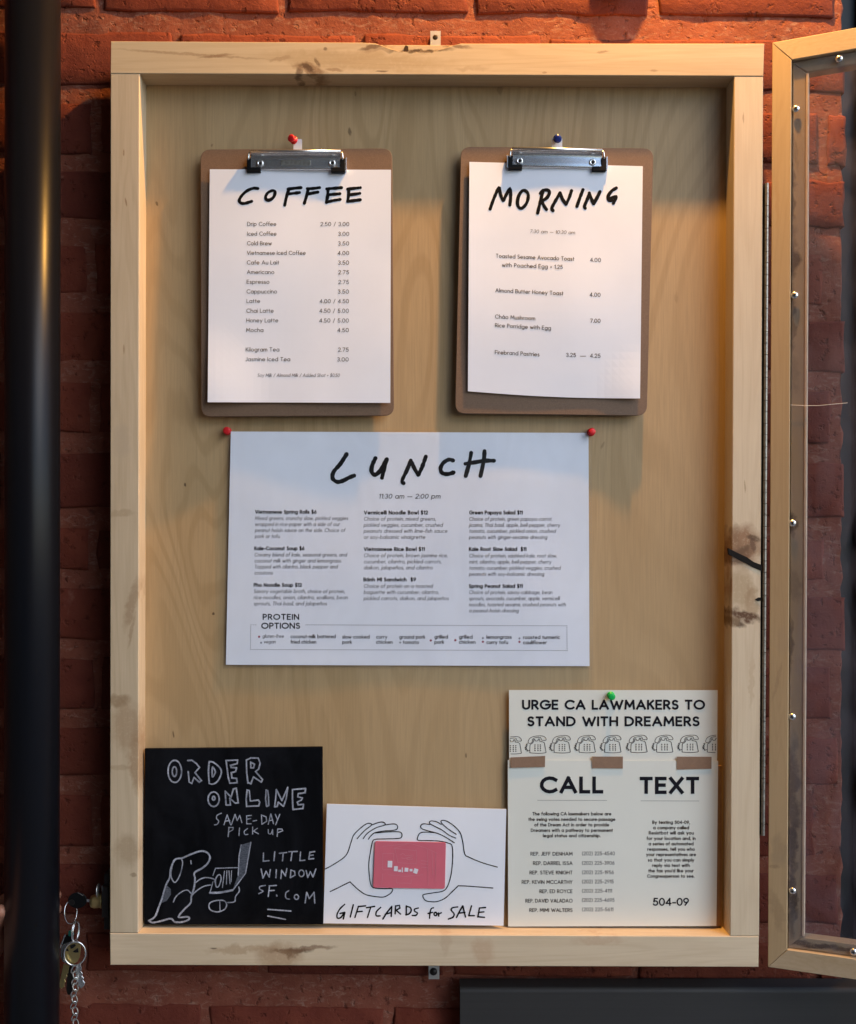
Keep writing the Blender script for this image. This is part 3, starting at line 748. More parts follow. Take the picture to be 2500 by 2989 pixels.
def strip(pts, w, cap=0.0, var=0.0, seed=0.0, rnd=False):
    """closed quads along a polyline in the page's own pixel plane; sharp corners are split"""
    out = []; runs = [[pts[0]]]
    for i in range(1, len(pts) - 1):
        a, b, c = pts[i - 1], pts[i], pts[i + 1]
        e1 = (b[0] - a[0], b[1] - a[1]); e2 = (c[0] - b[0], c[1] - b[1])
        l1 = math.hypot(*e1) or 1e-9; l2 = math.hypot(*e2) or 1e-9
        cs = (e1[0] * e2[0] + e1[1] * e2[1]) / (l1 * l2)
        runs[-1].append(b)
        if cs < -.15: runs.append([b])
    runs[-1].append(pts[-1])
    for run in runs:
        run = [run[0]] + [q for k, q in enumerate(run[1:]) if math.hypot(q[0] - run[k][0], q[1] - run[k][1]) > 1e-6]
        if len(run) < 2: continue
        n = len(run); closed = n > 3 and math.hypot(run[0][0] - run[-1][0], run[0][1] - run[-1][1]) < 1e-4
        v = []
        for i, p in enumerate(run):
            if closed and i in (0, n - 1): a, c = run[n - 2], run[1]
            else: a, c = run[max(i - 1, 0)], run[min(i + 1, n - 1)]
            t1 = (p[0] - a[0], p[1] - a[1]) if a != p else (c[0] - p[0], c[1] - p[1])
            t2 = (c[0] - p[0], c[1] - p[1]) if c != p else t1
            l1 = math.hypot(*t1) or 1; l2 = math.hypot(*t2) or 1
            tx, ty = t1[0] / l1 + t2[0] / l2, t1[1] / l1 + t2[1] / l2
            l = math.hypot(tx, ty) or 1; tx /= l; ty /= l
            co_ = max(.55, tx * t1[0] / l1 + ty * t1[1] / l1)
            ww = w / 2 / co_
            if var: ww *= 1 + var * noise.noise((p[0] * .11 + seed, p[1] * .11, seed))
            px, py = p
            if not closed and cap and i == 0: px -= tx * cap; py -= ty * cap
            if not closed and cap and i == n - 1: px += tx * cap; py += ty * cap
            v.append((px - ty * ww, py + tx * ww)); v.append((px + ty * ww, py - tx * ww))
        f = [(2 * i, 2 * i + 1, 2 * i + 3, 2 * i + 2) for i in range(n - 1)]
        if rnd and not closed:
            for end in (0, n - 1):
                p = run[end]; q = run[1] if end == 0 else run[n - 2]
                an = math.atan2(p[1] - q[1], p[0] - q[0]); b = len(v); v.append(p)
                for k in range(7): v.append((p[0] + w / 2 * math.cos(an - math.pi / 2 + math.pi * k / 6), p[1] + w / 2 * math.sin(an - math.pi / 2 + math.pi * k / 6)))
                f += [(b, b + 1 + k, b + 2 + k) for k in range(6)]
        out.append((v, f))
    return out

def smooth_line(pts, sub=4):
    if len(pts) < 3: return pts
    out = []; n = len(pts); closed = pts[0] == pts[-1]
    for i in range(n - 1):
        p0 = pts[i - 1] if i else (pts[n - 2] if closed else pts[0]); p1 = pts[i]; p2 = pts[i + 1]
        p3 = pts[i + 2] if i + 2 < n else (pts[1] if closed else pts[-1])
        for k in range(sub):
            t = k / sub; t2 = t * t; t3 = t2 * t
            out.append(tuple(.5 * (2 * p1[j] + (p2[j] - p0[j]) * t + (2 * p0[j] - 5 * p1[j] + 4 * p2[j] - p3[j]) * t2 + (3 * p1[j] - p0[j] - 3 * p2[j] + p3[j]) * t3) for j in (0, 1)))
    out.append(pts[-1]); return out

class Sheet:
    """a sheet of paper: four corners (measured on its own plane), depth, gentle warp"""
    def __init__(s, corners, d, warp=0.0, seed=0.0, edge=None, curl=None):
        s.curl = curl; s.c = corners; s.d = d; s.w = warp; s.seed = seed; s.edge = edge
        s.cx = sum(c[0] for c in corners) / 4; s.cy = sum(c[1] for c in corners) / 4
    def depth(s, px, py):
        if not s.w: return s.d
        k = 0
        if s.curl:
            q = max(0, 1 - math.hypot(px - s.curl[0], (py - s.curl[1]) * .8) / s.curl[2]); k = s.curl[3] * q * q * (3 - 2 * q)
        return s.d - k - s.w * (.85 + noise.noise((px * .0035 + s.seed, py * .0028, s.seed)))
    def at(s, px, py, lift=.00025): return P(px, py, s.depth(px, py) - lift)
    def build(s, name, mat, parent=None, nx=24, nz=30, thick=.0003):
        (tl, tr, br, bl) = s.c; v = []; f = []
        for j in range(nz + 1):
            for i in range(nx + 1):
                u, w = i / nx, j / nz
                x = (tl[0] * (1 - u) + tr[0] * u) * (1 - w) + (bl[0] * (1 - u) + br[0] * u) * w
                y = (tl[1] * (1 - u) + tr[1] * u) * (1 - w) + (bl[1] * (1 - u) + br[1] * u) * w
                if s.edge: y += s.edge(u) * w
                v.append(P(x, y, s.depth(x, y)))
        for j in range(nz):
            for i in range(nx):
                a = j * (nx + 1) + i; f.append((a, a + nx + 1, a + nx + 2, a + 1))
        n0 = len(v); v += [p + Vector((0, thick, 0)) for p in v]
        f += [tuple(i + n0 for i in reversed(q)) for q in f[:nx * nz]]
        W = nx + 1
        loop = list(range(nx)) + [j * W + nx for j in range(nz)] + [nz * W + i for i in range(nx, 0, -1)] + [j * W for j in range(nz, 0, -1)]
        for k in range(len(loop)):
            a, b = loop[k], loop[(k + 1) % len(loop)]; f.append((a, b, b + n0, a + n0))
        return mesh(name, v, f, mat, parent, smooth=False)
class Pen:
    def __init__(s, sheet): s.sh = sheet; s.m = MB(); s.k = 0; s.done = []
    def put(s, polys, step=.000004):
        for v, f in polys:
            l = .00025 + (s.k % 40) * step; s.k += 1
            s.m.add([s.sh.at(x, y, l) for x, y in v], f)
    def text(s, st, x0, x1, base, cap, w=.11, slant=0.0, slope=0.0, gap=.20):
        """set a line so that it fills x0..x1 (pixels on the sheet)"""
        if s.m.v: s.done.append(s.m); s.m = MB()
        adv = []; x = 0
        for ch in st:
            gw, gl = G[ch]; adv.append(x); x += gw + gap + w * .6
        total = x - gap - w * .6
        sx = (x1 - x0 - w * cap) / (total * cap) if total > 0 else 1
        yc = cap * (1 - w)
        for ch, ax in zip(st, adv):
            for stroke in G[ch][1]:
                pts = []
                for (gx, gy) in stroke:
                    X_ = x0 + w * cap / 2 + (ax + gx) * cap * sx; h = w * cap / 2 + gy * yc
                    pts.append((X_ + slant * h, base - h + slope * (X_ - x0)))
                s.put(strip(pts, w * cap, cap=w * cap * .42))
    def draw(s, strokes, o, sc, w, smooth=True, var=.25):
        for q in strokes:
            pts = [(o[0] + x * sc, o[1] + y * sc) for x, y in q]
            if smooth: pts = smooth_line(pts, 5)
            s.put(strip(pts, w, var=var, seed=s.k * .37, rnd=True))
    def dot(s, x, y, rx, ry=None, n=8):
        ry = ry or rx; v = [(x + rx * math.cos(2 * math.pi * k / n), y + ry * math.sin(2 * math.pi * k / n)) for k in range(n)]
        s.put([(v, [tuple(range(n))])])
    def poly(s, pts): s.put([(pts, [tuple(range(len(pts)))])])
    def build(s, name, mat, parent):
        for m in s.done + [s.m]: o = m.build(name, mat, parent)
        return o
def ell(cx, cy, rx, ry, n=14, a0=90): return [(cx + rx * math.cos(R(a0 - 360 * k / n)), cy - ry * math.sin(R(a0 - 360 * k / n))) for k in range(n)] + [(cx + rx * math.cos(R(a0)), cy - ry * math.sin(R(a0)))]

# ---------------------------------------------------------------- clipboards
def rounded(c, r, n=6):
    """rounded quadrilateral through pixel corners"""
    out = []
    for i in range(4):
        p, a, b = c[i], c[i - 1], c[(i + 1) % 4]
        da = (a[0] - p[0], a[1] - p[1]); db = (b[0] - p[0], b[1] - p[1]); la, lb = math.hypot(*da), math.hypot(*db)
        s = (p[0] + da[0] / la * r, p[1] + da[1] / la * r); e = (p[0] + db[0] / lb * r, p[1] + db[1] / lb * r)
        for k in range(n + 1):
            t = k / n; out.append(((1 - t) ** 2 * s[0] + 2 * t * (1 - t) * p[0] + t * t * e[0], (1 - t) ** 2 * s[1] + 2 * t * (1 - t) * p[1] + t * t * e[1]))
    return out
def prism_px(pts, d0, d1, name, mat, parent, c=.0004):
    m = MB(); q = [P(x, y, d0) for x, y in pts]
    area = sum(q[i - 1].x * q[i].z - q[i].x * q[i - 1].z for i in range(len(q)))
    if area < 0: q = q[::-1]
    m.prism(q, d0, d1, c); return m.build(name, mat, parent)
def clipboard(label, corners, paper_rect, clip, tilt, rivets, notch=False):
    t = empty('clipboard', label, 'clipboard', P(sum(c[0] for c in corners) / 4, corners[2][1], .018))
    prism_px(rounded(corners, 30), .0175, .0205, 'board', M['hardboard'], t)
    x0, y0, x1, y1 = clip          # roll top-left, roll top-right
    def rp(u, v):                  # u 0..1 across, v pixels down
        return (x0 + (x1 - x0) * u, y0 + (y1 - y0) * u + v)
    # clip plate: a curved sheet rising to a rolled top
    prof = [(2, .0075), (8, .0070), (14, .0085), (17, .0115), (20, .0122), (30, .0125), (42, .0120), (52, .0112), (57, .0116), (60, .0138)]
    v = []; f = []; nu = 14
    for k, (dy, d) in enumerate(prof):
        for i in range(nu + 1):
            u = i / nu; q = rp(u, dy); bow = .0012 * math.sin(math.pi * u) * (1 if 20 < dy < 58 else .2)
            v.append(P(q[0], q[1], d - bow))
    for k in range(len(prof) - 1):
        for i in range(nu):
            a = k * (nu + 1) + i; f.append((a, a + nu + 1, a + nu + 2, a + 1))
    n0 = len(v); v += [p + Vector((0, .0009, 0)) for p in v]; f += [tuple(i + n0 for i in reversed(q)) for q in list(f)]
    m = MB(); m.add(v, f); cl = m.build('clip', M['steel'], t, True)
    m = MB(); m.tube([P(*rp(-.002, 5), .0075), P(*rp(1.002, 5), .0075)], .0022, 14); m.build('rolled_edge', M['steel'], cl, True)
    # label plate lines pressed in the metal
    if not notch:
        m = MB(); m.prism([P(*rp(.34, 47), .0112), P(*rp(.67, 47), .0112), P(*rp(.67, 31), .0112), P(*rp(.34, 31), .0112)], .0106, .0112, .0003); m.build('pressed_plate', M['steel_dull'], cl)
    for (rx, ry) in rivets:
        m = MB(); m.lathe([(0, .0042), (.0010, .0040), (.0016, .0030), (.0012, .0018), (.0004, .0015)], P(rx, ry, .0112), (0, -1, 0), 20); m.build('rivet', M['steel'], cl, True)
        m = MB(); m.lathe([(0, .0016), (.0004, .0013)], P(rx, ry, .0105), (0, -1, 0), 12); m.build('rivet_hole', M['hole'], cl)
    for sgn, u in ((-1, 0.0), (1, 1.0)):
        q = rp(u, 0); e = q[0] + (-11 if sgn < 0 else 12); i1 = q[0] + (1.5 if sgn < 0 else -1); i2 = q[0] + (29 if sgn < 0 else -28)
        yy = q[1]
        pts = [(e, yy + 25), (i1, yy + 25), (i1, yy + 51), (i2, yy + 51), (i2, yy + 65), (e, yy + 65)]
        m = MB()
        pp = [P(x, y, .0098) for x, y in pts]
        ar = sum(pp[i - 1].x * pp[i].z - pp[i].x * pp[i - 1].z for i in range(len(pp)))
        if ar < 0: pp = pp[::-1]
        m.prism(pp, .0095, .0162, .0006); m.build('rubber_corner', M['black_rubber'], cl)
        # wire end of the spring
        w = [(q[0] + sgn * 1, yy + 6), (q[0] + sgn * 5, yy + 12), (q[0] + sgn * 6, yy + 22), (q[0] + sgn * 6, yy + 30)]
        m = MB(); m.tube([P(x, y, .010) for x, y in w], .0011, 8); m.build('spring_wire', M['steel'], cl, True)
        if sgn > 0 or notch:
            pq = [(e + sgn * .5, yy + 24), (e + sgn * 5, yy + 22), (e + sgn * 5, yy + 60), (e + sgn * .5, yy + 60)]
            prism_px(pq, .011, .0165, 'clip_end', M['steel'], cl, .0002)
    return t
cb1 = clipboard('brown clipboard on the left holding the coffee prices', [(586, 436), (1145, 433), (1151, 1213), (588, 1216)], None, (732, 437, 995, 437), 0, [(760, 477), (970, 476)])
cb2 = clipboard('brown clipboard on the right holding the morning menu', [(1346, 428), (1908, 433), (1889, 1213), (1329, 1207)], None, (1496, 429, 1758, 434), 0, [(1517, 470), (1730, 474)], True)
def tab(x0, x1, y0, y1, parent):
    m = MB(); n = 16; v = []; f = []
    d = .0172
    pts = rounded([(x0, y0), (x1, y0), (x1, y1), (x0, y1)], 4, 3)
    return prism_px(pts, d, d + .0006, 'hanging_tab', M['tab_white'], parent, .0001)
tab(857, 882, 406, 445, cb1); tab(1611, 1642, 402, 440, cb2)

# paper sheets ------------------------------------------------------------
DP = .0168
coffee = Sheet([(613, 494), (1142, 495.5), (1140, 1176), (607, 1174)], DP, .0034, 1.7, curl=(607, 1174, 190, .0045))
o_coffee = coffee.build('menu_sheet', M['paper'])
o_coffee = base_at(o_coffee, P(873, 1175, DP)); tag(o_coffee, 'white sheet headed COFFEE with a list of drinks and prices', 'menu sheet')
p = Pen(coffee)
p.draw([[(548, 482), (510, 480), (460, 500), (420, 535), (395, 575), (405, 600), (440, 605), (497, 588)],
        [(655, 503), (628, 520), (612, 550), (620, 575), (650, 575), (680, 550), (690, 515), (680, 500), (655, 503)],
        [(905, 475), (850, 480), (797, 487)], [(805, 487), (785, 550), (770, 620)], [(892, 515), (840, 522), (792, 528)],
        [(1058, 475), (1000, 482), (957, 483)], [(965, 485), (950, 545), (932, 605)], [(1044, 512), (1000, 520), (957, 528)],
        [(1240, 475), (1180, 480), (1117, 485)], [(1128, 485), (1125, 540), (1115, 598)], [(1226, 525), (1170, 530), (1124, 535)], [(1228, 572), (1170, 582), (1117, 595)],
        [(1395, 475), (1350, 480), (1290, 487)], [(1300, 487), (1298, 540), (1290, 588)], [(1390, 522), (1340, 530), (1297, 535)], [(1395, 575), (1340, 582), (1292, 588)]],
       (560, 380), .35308, 9.0)
p.build('heading_lettering', M['ink'], o_coffee)
def cx(x): return 560 + x * .35308
p = Pen(coffee)
for st, a, b, y in [('Drip Coffee', 460, 700, 659.6), ('Iced Coffee', 460, 702, 688), ('Cold Brew', 458, 663, 716), ('Vietnamese Iced Coffee', 458, 943, 744), ('Cafe Au Lait', 457, 724, 772), ('Americano', 457, 683, 800),
                    ('Espresso', 456, 643, 828.4), ('Cappuccino', 455, 706, 856.6), ('Latte', 455, 566, 884.5), ('Chai Latte', 453, 678, 912.8), ('Honey Latte', 453, 716, 941), ('Mocha', 452, 593, 969.3),
                    ('Kilogram Tea', 448, 725, 1026), ('Jasmine Iced Tea', 447, 815, 1054.4)]:
    p.text(st, cx(a), cx(b), y, 12, .11)
p.build('drink_lettering', M['print_dark'], o_coffee)
p = Pen(coffee)
for st, a, y in [('2.50 / 3.00', 1065, 660), ('3.00', 1212, 688.5), ('3.50', 1210, 716.5), ('4.00', 1208, 744.5), ('3.50', 1210, 772.5), ('2.75', 1213, 800.5), ('2.75', 1213, 829), ('3.50', 1208, 857),
                 ('4.00 / 4.50', 1058, 885), ('4.50 / 5.00', 1056, 913), ('4.50 / 5.00', 1055, 941.5), ('4.50', 1205, 969.5), ('2.75', 1210, 1026.5), ('3.00', 1203, 1055)]:
    p.text(st, cx(a), cx(1303 - (y - 660) * .012), y, 12, .11)
p.build('price_lettering', M['print_dark'], o_coffee)
p = Pen(coffee); p.text('Soy Milk / Almond Milk / Added Shot + $0.50', cx(543), cx(1222), 1100.2, 10, .10, .2); p.build('footnote_lettering', M['print_grey'], o_coffee)

morning = Sheet([(1371, 472.5), (1877, 485), (1869, 1163), (1366.5, 1142)], DP, .0036, 6.1, curl=(1867, 1163, 130, .003), edge=lambda u: 6 * math.sin(math.pi * u))
o_morn = morning.build('menu_sheet', M['paper']); base_at(o_morn, P(1618, 1158, DP)); tag(o_morn, 'white sheet headed MORNING with breakfast toasts and porridge', 'menu sheet')
p = Pen(morning)
p.draw([[(372, 652), (405, 560), (445, 478), (458, 530), (480, 580), (502, 540), (535, 485), (542, 550), (535, 618)],
        [(640, 500), (610, 540), (598, 600), (612, 640), (640, 642), (675, 600), (688, 540), (670, 505), (640, 500)],
        [(765, 685), (785, 600), (810, 497)], [(788, 522), (815, 497), (850, 497), (862, 520), (840, 560), (800, 585)], [(800, 590), (820, 630), (838, 655)],
        [(892, 665), (883, 640), (915, 580), (950, 518)], [(950, 518), (970, 570), (1000, 612)], [(1000, 612), (1025, 560), (1045, 500)],
        [(1140, 492), (1110, 570), (1090, 630)],
        [(1158, 645), (1153, 625), (1180, 560), (1192, 520)], [(1192, 520), (1215, 580), (1228, 608)], [(1228, 608), (1255, 560), (1280, 508)],
        [(1415, 478), (1380, 500), (1350, 540), (1352, 575), (1378, 580)], [(1372, 562), (1412, 550), (1402, 580), (1392, 603)]],
       (1300, 380), .35308, 9.8)
p.build('heading_lettering', M['ink'], o_morn)
p = Pen(morning)
mx = lambda x: 1300 + x * .35308
def ml(st, a, b, y0, y1, oy, cap=12, w=.12, sl=0):
    ya, yb = oy + y0 * .35308, oy + y1 * .35308
    p.text(st, mx(a), mx(b), ya, cap, w, sl, (yb - ya) / (mx(b) - mx(a)))
ml('Toasted Sesame Avocado Toast', 420, 1068, 1055, 1081, 380); ml('4.00', 1198, 1288, 1088, 1090, 380); ml('with Poached Egg + 1.25', 470, 973, 1130, 1148, 380)
ml('Almond Butter Honey Toast', 415, 978, 207, 233, 780); ml('4.00', 1195, 1285, 243, 245, 780)
ml('Cháo Mushroom', 413, 745, 424, 440, 780); ml('7.00', 1200, 1285, 459, 460, 780); ml('Rice Porridge with Egg', 413, 875, 496, 520, 780)
ml('Firebrand Pastries', 412, 780, 719, 738, 780); ml('3.25', 1000, 1082, 742, 743, 780); ml('—', 1115, 1165, 748, 748, 780); ml('4.25', 1198, 1285, 748, 749, 780)
p.build('menu_lettering', M['print_dark'], o_morn)
p = Pen(morning); ml('7:30 am — 10:30 am', 700, 1072, 850, 861, 380, 10.5, .10, .2); p.build('hours_lettering', M['print_grey'], o_morn)

# lunch sheet ---------------------------------------------------------------
DL = .0296
lunch = Sheet([(674.5, 1259.5), (1718.5, 1263.5), (1721.5, 1944.5), (660, 1940.5)], DL, .0022, 3.3)
o_l = lunch.build('menu_sheet', M['paper']); base_at(o_l, P(1190, 1942, DL)); tag(o_l, 'large laminated white sheet headed LUNCH with three columns of dishes', 'menu sheet')
lam = Sheet([(667, 1254), (1726, 1258), (1733, 1955), (651, 1952)], DL - .0006, .0022, 3.3)
lo = lam.build('lamination', M['lamination'], o_l, thick=.0001)
p = Pen(lunch)
p.draw([[(1168, 300), (1110, 390), (1050, 460), (1040, 520), (1080, 553), (1130, 545), (1190, 515), (1236, 497)],
        [(1432, 337), (1403, 400), (1397, 460), (1430, 488), (1480, 445), (1536, 347)], [(1536, 350), (1512, 430), (1492, 515)]], (640, 1230), .3189, 12.5, var=.35)
p.draw([[(-3, 566), (-17, 540), (25, 450), (60, 365)], [(62, 358), (95, 430), (130, 490)], [(130, 490), (165, 420), (200, 322)],
        [(450, 358), (410, 350), (360, 380), (335, 430), (350, 472), (400, 482), (455, 467)],
        [(615, 287), (600, 370), (565, 500)], [(737, 272), (730, 360), (700, 500)], [(562, 388), (640, 376), (740, 360), (824, 360)]], (1180, 1230), .3189, 11.5, var=.35)
p.build('heading_lettering', M['ink'], o_l)
s3 = .3189
lx = lambda x: 640 + x * s3
rx = lambda x: 1180 + x * s3
p = Pen(lunch); p.text('11:30 am — 2:00 pm', 1105.6, 1285.5, 1455.5, 14.2, .12, .2); p.build('hours_lettering', M['print_dark'], o_l)
H = Pen(lunch); T = Pen(lunch)
def hd(st, a, b, y): H.text(st, a, b, y, 11.6, .19)
def tx(st, a, b, y): T.text(st, a, b, y, 11.0, .095, .2)
y1 = lambda y: 1230 + y * s3
y3 = lambda y: 1600 + y * s3
hd('Vietnamese Spring Rolls $6', lx(330), lx(893), y1(846))
for st, b, y in [('Mixed greens, crunchy slaw, pickled veggies', 1180, 903), ('wrapped in rice paper with a side of our', 1103, 958), ('peanut hoisin sauce on the side. Choice of', 1152, 1013), ('pork or tofu', 553, 1068)]: tx(st, lx(328), lx(b), y1(y))
hd('Kale-Coconut Soup $6', lx(323), lx(782), y1(1180))
for st, b, y in [('Creamy blend of kale, seasonal greens, and', 1168, 77), ('coconut milk with ginger and lemongrass.', 1120, 132), ('Topped with cilantro, black pepper and', 1083, 187), ('croutons', 490, 243)]: tx(st, lx(323), lx(b), y3(y))
hd('Pho Noodle Soup $12', lx(317), lx(758), y3(355))
for st, b, y in [('Savory vegetable broth, choice of protein,', 1150, 412), ('rice noodles, onion, cilantro, scallions, bean', 1177, 468), ('sprouts, Thai basil, and jalapeños', 985, 524)]: tx(st, lx(316), lx(b), y3(y))
qx = lambda x: 1050 + x * .15945
qy = lambda y: 1480 + y * .15945
hd('Vermicelli Noodle Bowl $12', qx(82), qx(1253), qy(137)); hd('Vietnamese Rice Bowl $11', qx(78), qx(1195), qy(806)); hd('Bánh Mì Sandwich  $9', qx(72), qx(1035), qy(1363))
for st, b, y in [('Choice of protein, mixed greens,', 1395, 250), ('pickled veggies, cucumber, crushed', 1520, 362), ('peanuts dressed with lime-fish sauce', 1605, 472), ('or soy-balsamic vinaigrette', 1200, 584),
                 ('Choice of protein, brown jasmine rice,', 1612, 920), ('cucumber, cilantro, pickled carrots,', 1497, 1032), ('daikon, jalapeños, and cilantro', 1335, 1143),
                 ('Choice of protein on a toasted', 1335, 1480), ('baguette with cucumber, cilantro,', 1450, 1592), ('pickled carrots, daikon, and jalapeños', 1630, 1705)]: tx(st, qx(76), qx(b), qy(y))
hd('Green Papaya Salad $11', rx(597), rx(1087), y1(852))
for st, b, y in [('Choice of protein, green papaya, carrot,', 1355, 910), ('jicama, Thai basil, apple, bell pepper, cherry', 1426, 966), ('tomato, cucumber, pickled onion, crushed', 1386, 1021), ('peanuts with ginger-sesame dressing', 1308, 1077)]: tx(st, rx(595), rx(b), y1(y))
hd('Kale Root Slaw Salad  $11', rx(595), rx(1120), y1(1187))
for st, b, y in [('Choice of protein, sautéed kale, root slaw,', 1397, 86), ('mint, cilantro, apple, bell pepper, cherry', 1346, 142), ('tomato, cucumber, pickled veggies, crushed', 1430, 198), ('peanuts with soy-balsamic dressing', 1280, 254)]: tx(st, rx(595), rx(b), y3(y))
hd('Spring Peanut Salad $11', rx(593), rx(1087), y3(365))
for st, b, y in [('Choice of protein, savoy cabbage, bean', 1355, 421), ('sprouts, avocado, cucumber, apple, vermicelli', 1423, 477), ('noodles, toasted sesame, crushed peanuts with', 1480, 533), ('a peanut-hoisin dressing', 1047, 589)]: tx(st, rx(594), rx(b), y3(y))
H.build('dish_lettering', M['print_dark'], o_l); T.build('description_lettering', M['print_grey'], o_l)
p = Pen(lunch); p.text('PROTEIN', lx(400), lx(733), y3(656), 17.2, .18, gap=.24); p.text('OPTIONS', lx(387), lx(742), y3(738), 17.8, .18, gap=.18); p.build('subheading_lettering', M['print_dark'], o_l)
p = Pen(lunch)
for st, a, b, y in [('coconut-milk battered', 655, 1068, 825), ('fried chicken', 655, 890, 875), ('slow cooked', 1128, 1378, 828), ('pork', 1128, 1217, 876), ('curry', 1438, 1540, 828), ('chicken', 1438, 1588, 876)]:
    p.text(st, lx(a), lx(b), y3(y), 10.8, .14)
p.text('ground pork', 1166, 1242, y3(829), 10.8, .14); p.text('+ tomato', 1166, 1223.5, y3(878), 10.8, .14)
for st, a, b, y in [('grilled', 278, 402, 828), ('pork', 278, 367, 876), ('grilled', 503, 627, 829), ('chicken', 503, 655, 876), ('lemongrass', 755, 985, 830), ('curry tofu', 755, 952, 878), ('roasted turmeric', 1090, 1427, 832), ('cauliflower', 1090, 1307, 880)]:
    p.text(st, rx(a), rx(b), y3(y), 10.8, .14)
p.build('option_lettering', M['print_dark'], o_l)
p = Pen(lunch); p.text('gluten-free', lx(397), lx(592), y3(821), 10.2, .11, .2); p.text('vegan', lx(408), lx(517), y3(872), 10.2, .11, .2); p.build('key_lettering', M['print_grey'], o_l)
p = Pen(lunch)
for x, y in [(lx(367), 811), (rx(245), 845), (rx(470), 843), (rx(722), 857), (rx(1057), 858)]: p.dot(x, y3(y), 3.1)
p.build('red_dots', M['print_red'], o_l)
p = Pen(lunch)
for x, y in [(lx(385), 866), (rx(722), 823), (rx(1057), 826)]: p.dot(x, y3(y), 3.0)
p.build('grey_dots', M['print_light'], o_l)
p = Pen(lunch)
def dots(a, b):
    n = int(math.hypot(b[0] - a[0], b[1] - a[1]) / 5.1)
    for k in range(n + 1): t = k / n; p.dot(a[0] + (b[0] - a[0]) * t, a[1] + (b[1] - a[1]) * t, 1.25, n=6)
dots((lx(293), y3(702)), (lx(336), y3(702))); dots((lx(797), y3(702)), (rx(1490), y3(711))); dots((lx(290), y3(718)), (lx(288), y3(926))); dots((lx(304), y3(928)), (rx(1480), y3(937))); dots((rx(1491), y3(726)), (rx(1493), y3(937)))
p.build('dotted_border', M['print_grey'], o_l)

# push pins -------------------------------------------------------------------
def pin(px, py, d, mat, label, axis=(0, -1, 0), r=.0044, group='push pins in the plywood back'):
    q = P(px, py, d); ax = Vector(axis).normalized()
    t = empty('push_pin', label, 'push pin', q, group)
    m = MB(); m.lathe([(0, .7 * r), (.0008, 1.08 * r), (.0016, 1.08 * r), (.0022, .62 * r), (.0058, .56 * r), (.0066, .98 * r), (.0082, 1.0 * r), (.0089, .75 * r), (.0090, .2 * r)], q, ax, 24)
    m.build('head', mat, t, True)
    m = MB(); m.tube([q - ax * .004, q + ax * .0005], .0005, 6); m.build('needle', M['steel'], t)
    return t
pin(860, 410, .0165, M['red_plastic'], 'red push pin above the left clipboard, seen slightly from the side', (-.42, -1, -.02))
pin(1627, 404, .0165, M['blue_plastic'], 'dark blue push pin above the right clipboard', (0, -.85, -.42))
pin(666, 1259, .0288, M['red_plastic'], 'red push pin at the upper left corner of the lunch menu', (-.02, -1, 0))
pin(1725, 1262, .0288, M['red_plastic'], 'red push pin at the upper right corner of the lunch menu', (.02, -1, 0))
# two clear hooks of the tabs are part of the clipboards; green pin follows with the poster

# ---------------------------------------------------------------- chalkboard
DB = .0185
ch = prism_px([(423, 2186), (941.5, 2181), (943.5, 2698.5), (421, 2699)], DB, DB + .006, 'chalkboard', M['board_black'], None, .0005)
tag(ch, 'square black chalkboard with ORDER ONLINE in outline letters and a dog at a laptop', 'chalkboard'); base_at(ch, P(682, 2698, DB))
bs = Sheet([(423, 2186), (941.5, 2181), (943.5, 2698.5), (421, 2699)], DB, 0)
O1, K1 = (410, 2160), .30752
p = Pen(bs)
p.draw([ell(328, 298, 64, 105), ell(325, 300, 21, 46), [(655, 205), (648, 300), (655, 412)], [(655, 205), (700, 215), (760, 270), (768, 320), (735, 390), (690, 418), (657, 414)], [(685, 260), (685, 350), (712, 310), (705, 280), (685, 260)],
        ell(697, 562, 53, 69), ell(697, 553, 12, 18)], O1, K1, 4.4)
p.draw([[(450, 195), (490, 192), (535, 225), (562, 260), (520, 310), (580, 385), (560, 400), (510, 355), (490, 412), (465, 400), (455, 300)],
        [(815, 195), (925, 190), (920, 225), (858, 240), (862, 260), (915, 265), (905, 300), (865, 310), (870, 360), (915, 365), (920, 405), (850, 410), (835, 350), (815, 195)],
        [(1022, 410), (1010, 300), (1008, 190), (1050, 170), (1120, 172), (1138, 220), (1125, 275), (1095, 300), (1160, 375), (1150, 400), (1075, 350), (1050, 415), (1022, 402)], [(1048, 210), (1085, 230), (1075, 265), (1050, 265), (1048, 210)],
        [(815, 617), (806, 485), (862, 542), (885, 465), (912, 458), (930, 595), (903, 600), (850, 552), (856, 617), (815, 617)],
        [(1015, 475), (1005, 560), (1010, 630), (1125, 625), (1135, 590), (1120, 570), (1045, 580), (1035, 480), (1015, 475)],
        [(1195, 475), (1190, 560), (1200, 630), (1220, 620), (1218, 540), (1210, 480), (1195, 475)],
        [(1275, 635), (1285, 560), (1292, 470), (1345, 575), (1400, 450), (1385, 560), (1360, 630), (1310, 590), (1300, 630), (1275, 635)],
        [(1450, 660), (1445, 560), (1445, 470), (1570, 460), (1565, 500), (1500, 510), (1495, 540), (1540, 550), (1530, 570), (1490, 590), (1500, 615), (1550, 610), (1545, 650), (1450, 660)]], O1, K1, 4.3, smooth=False)
p.build('outline_lettering', M['chalk'], ch)
p = Pen(bs)
p.draw([[(770, 695), (730, 715), (725, 745), (745, 770), (730, 800), (705, 805)]], O1, K1, 3.0)
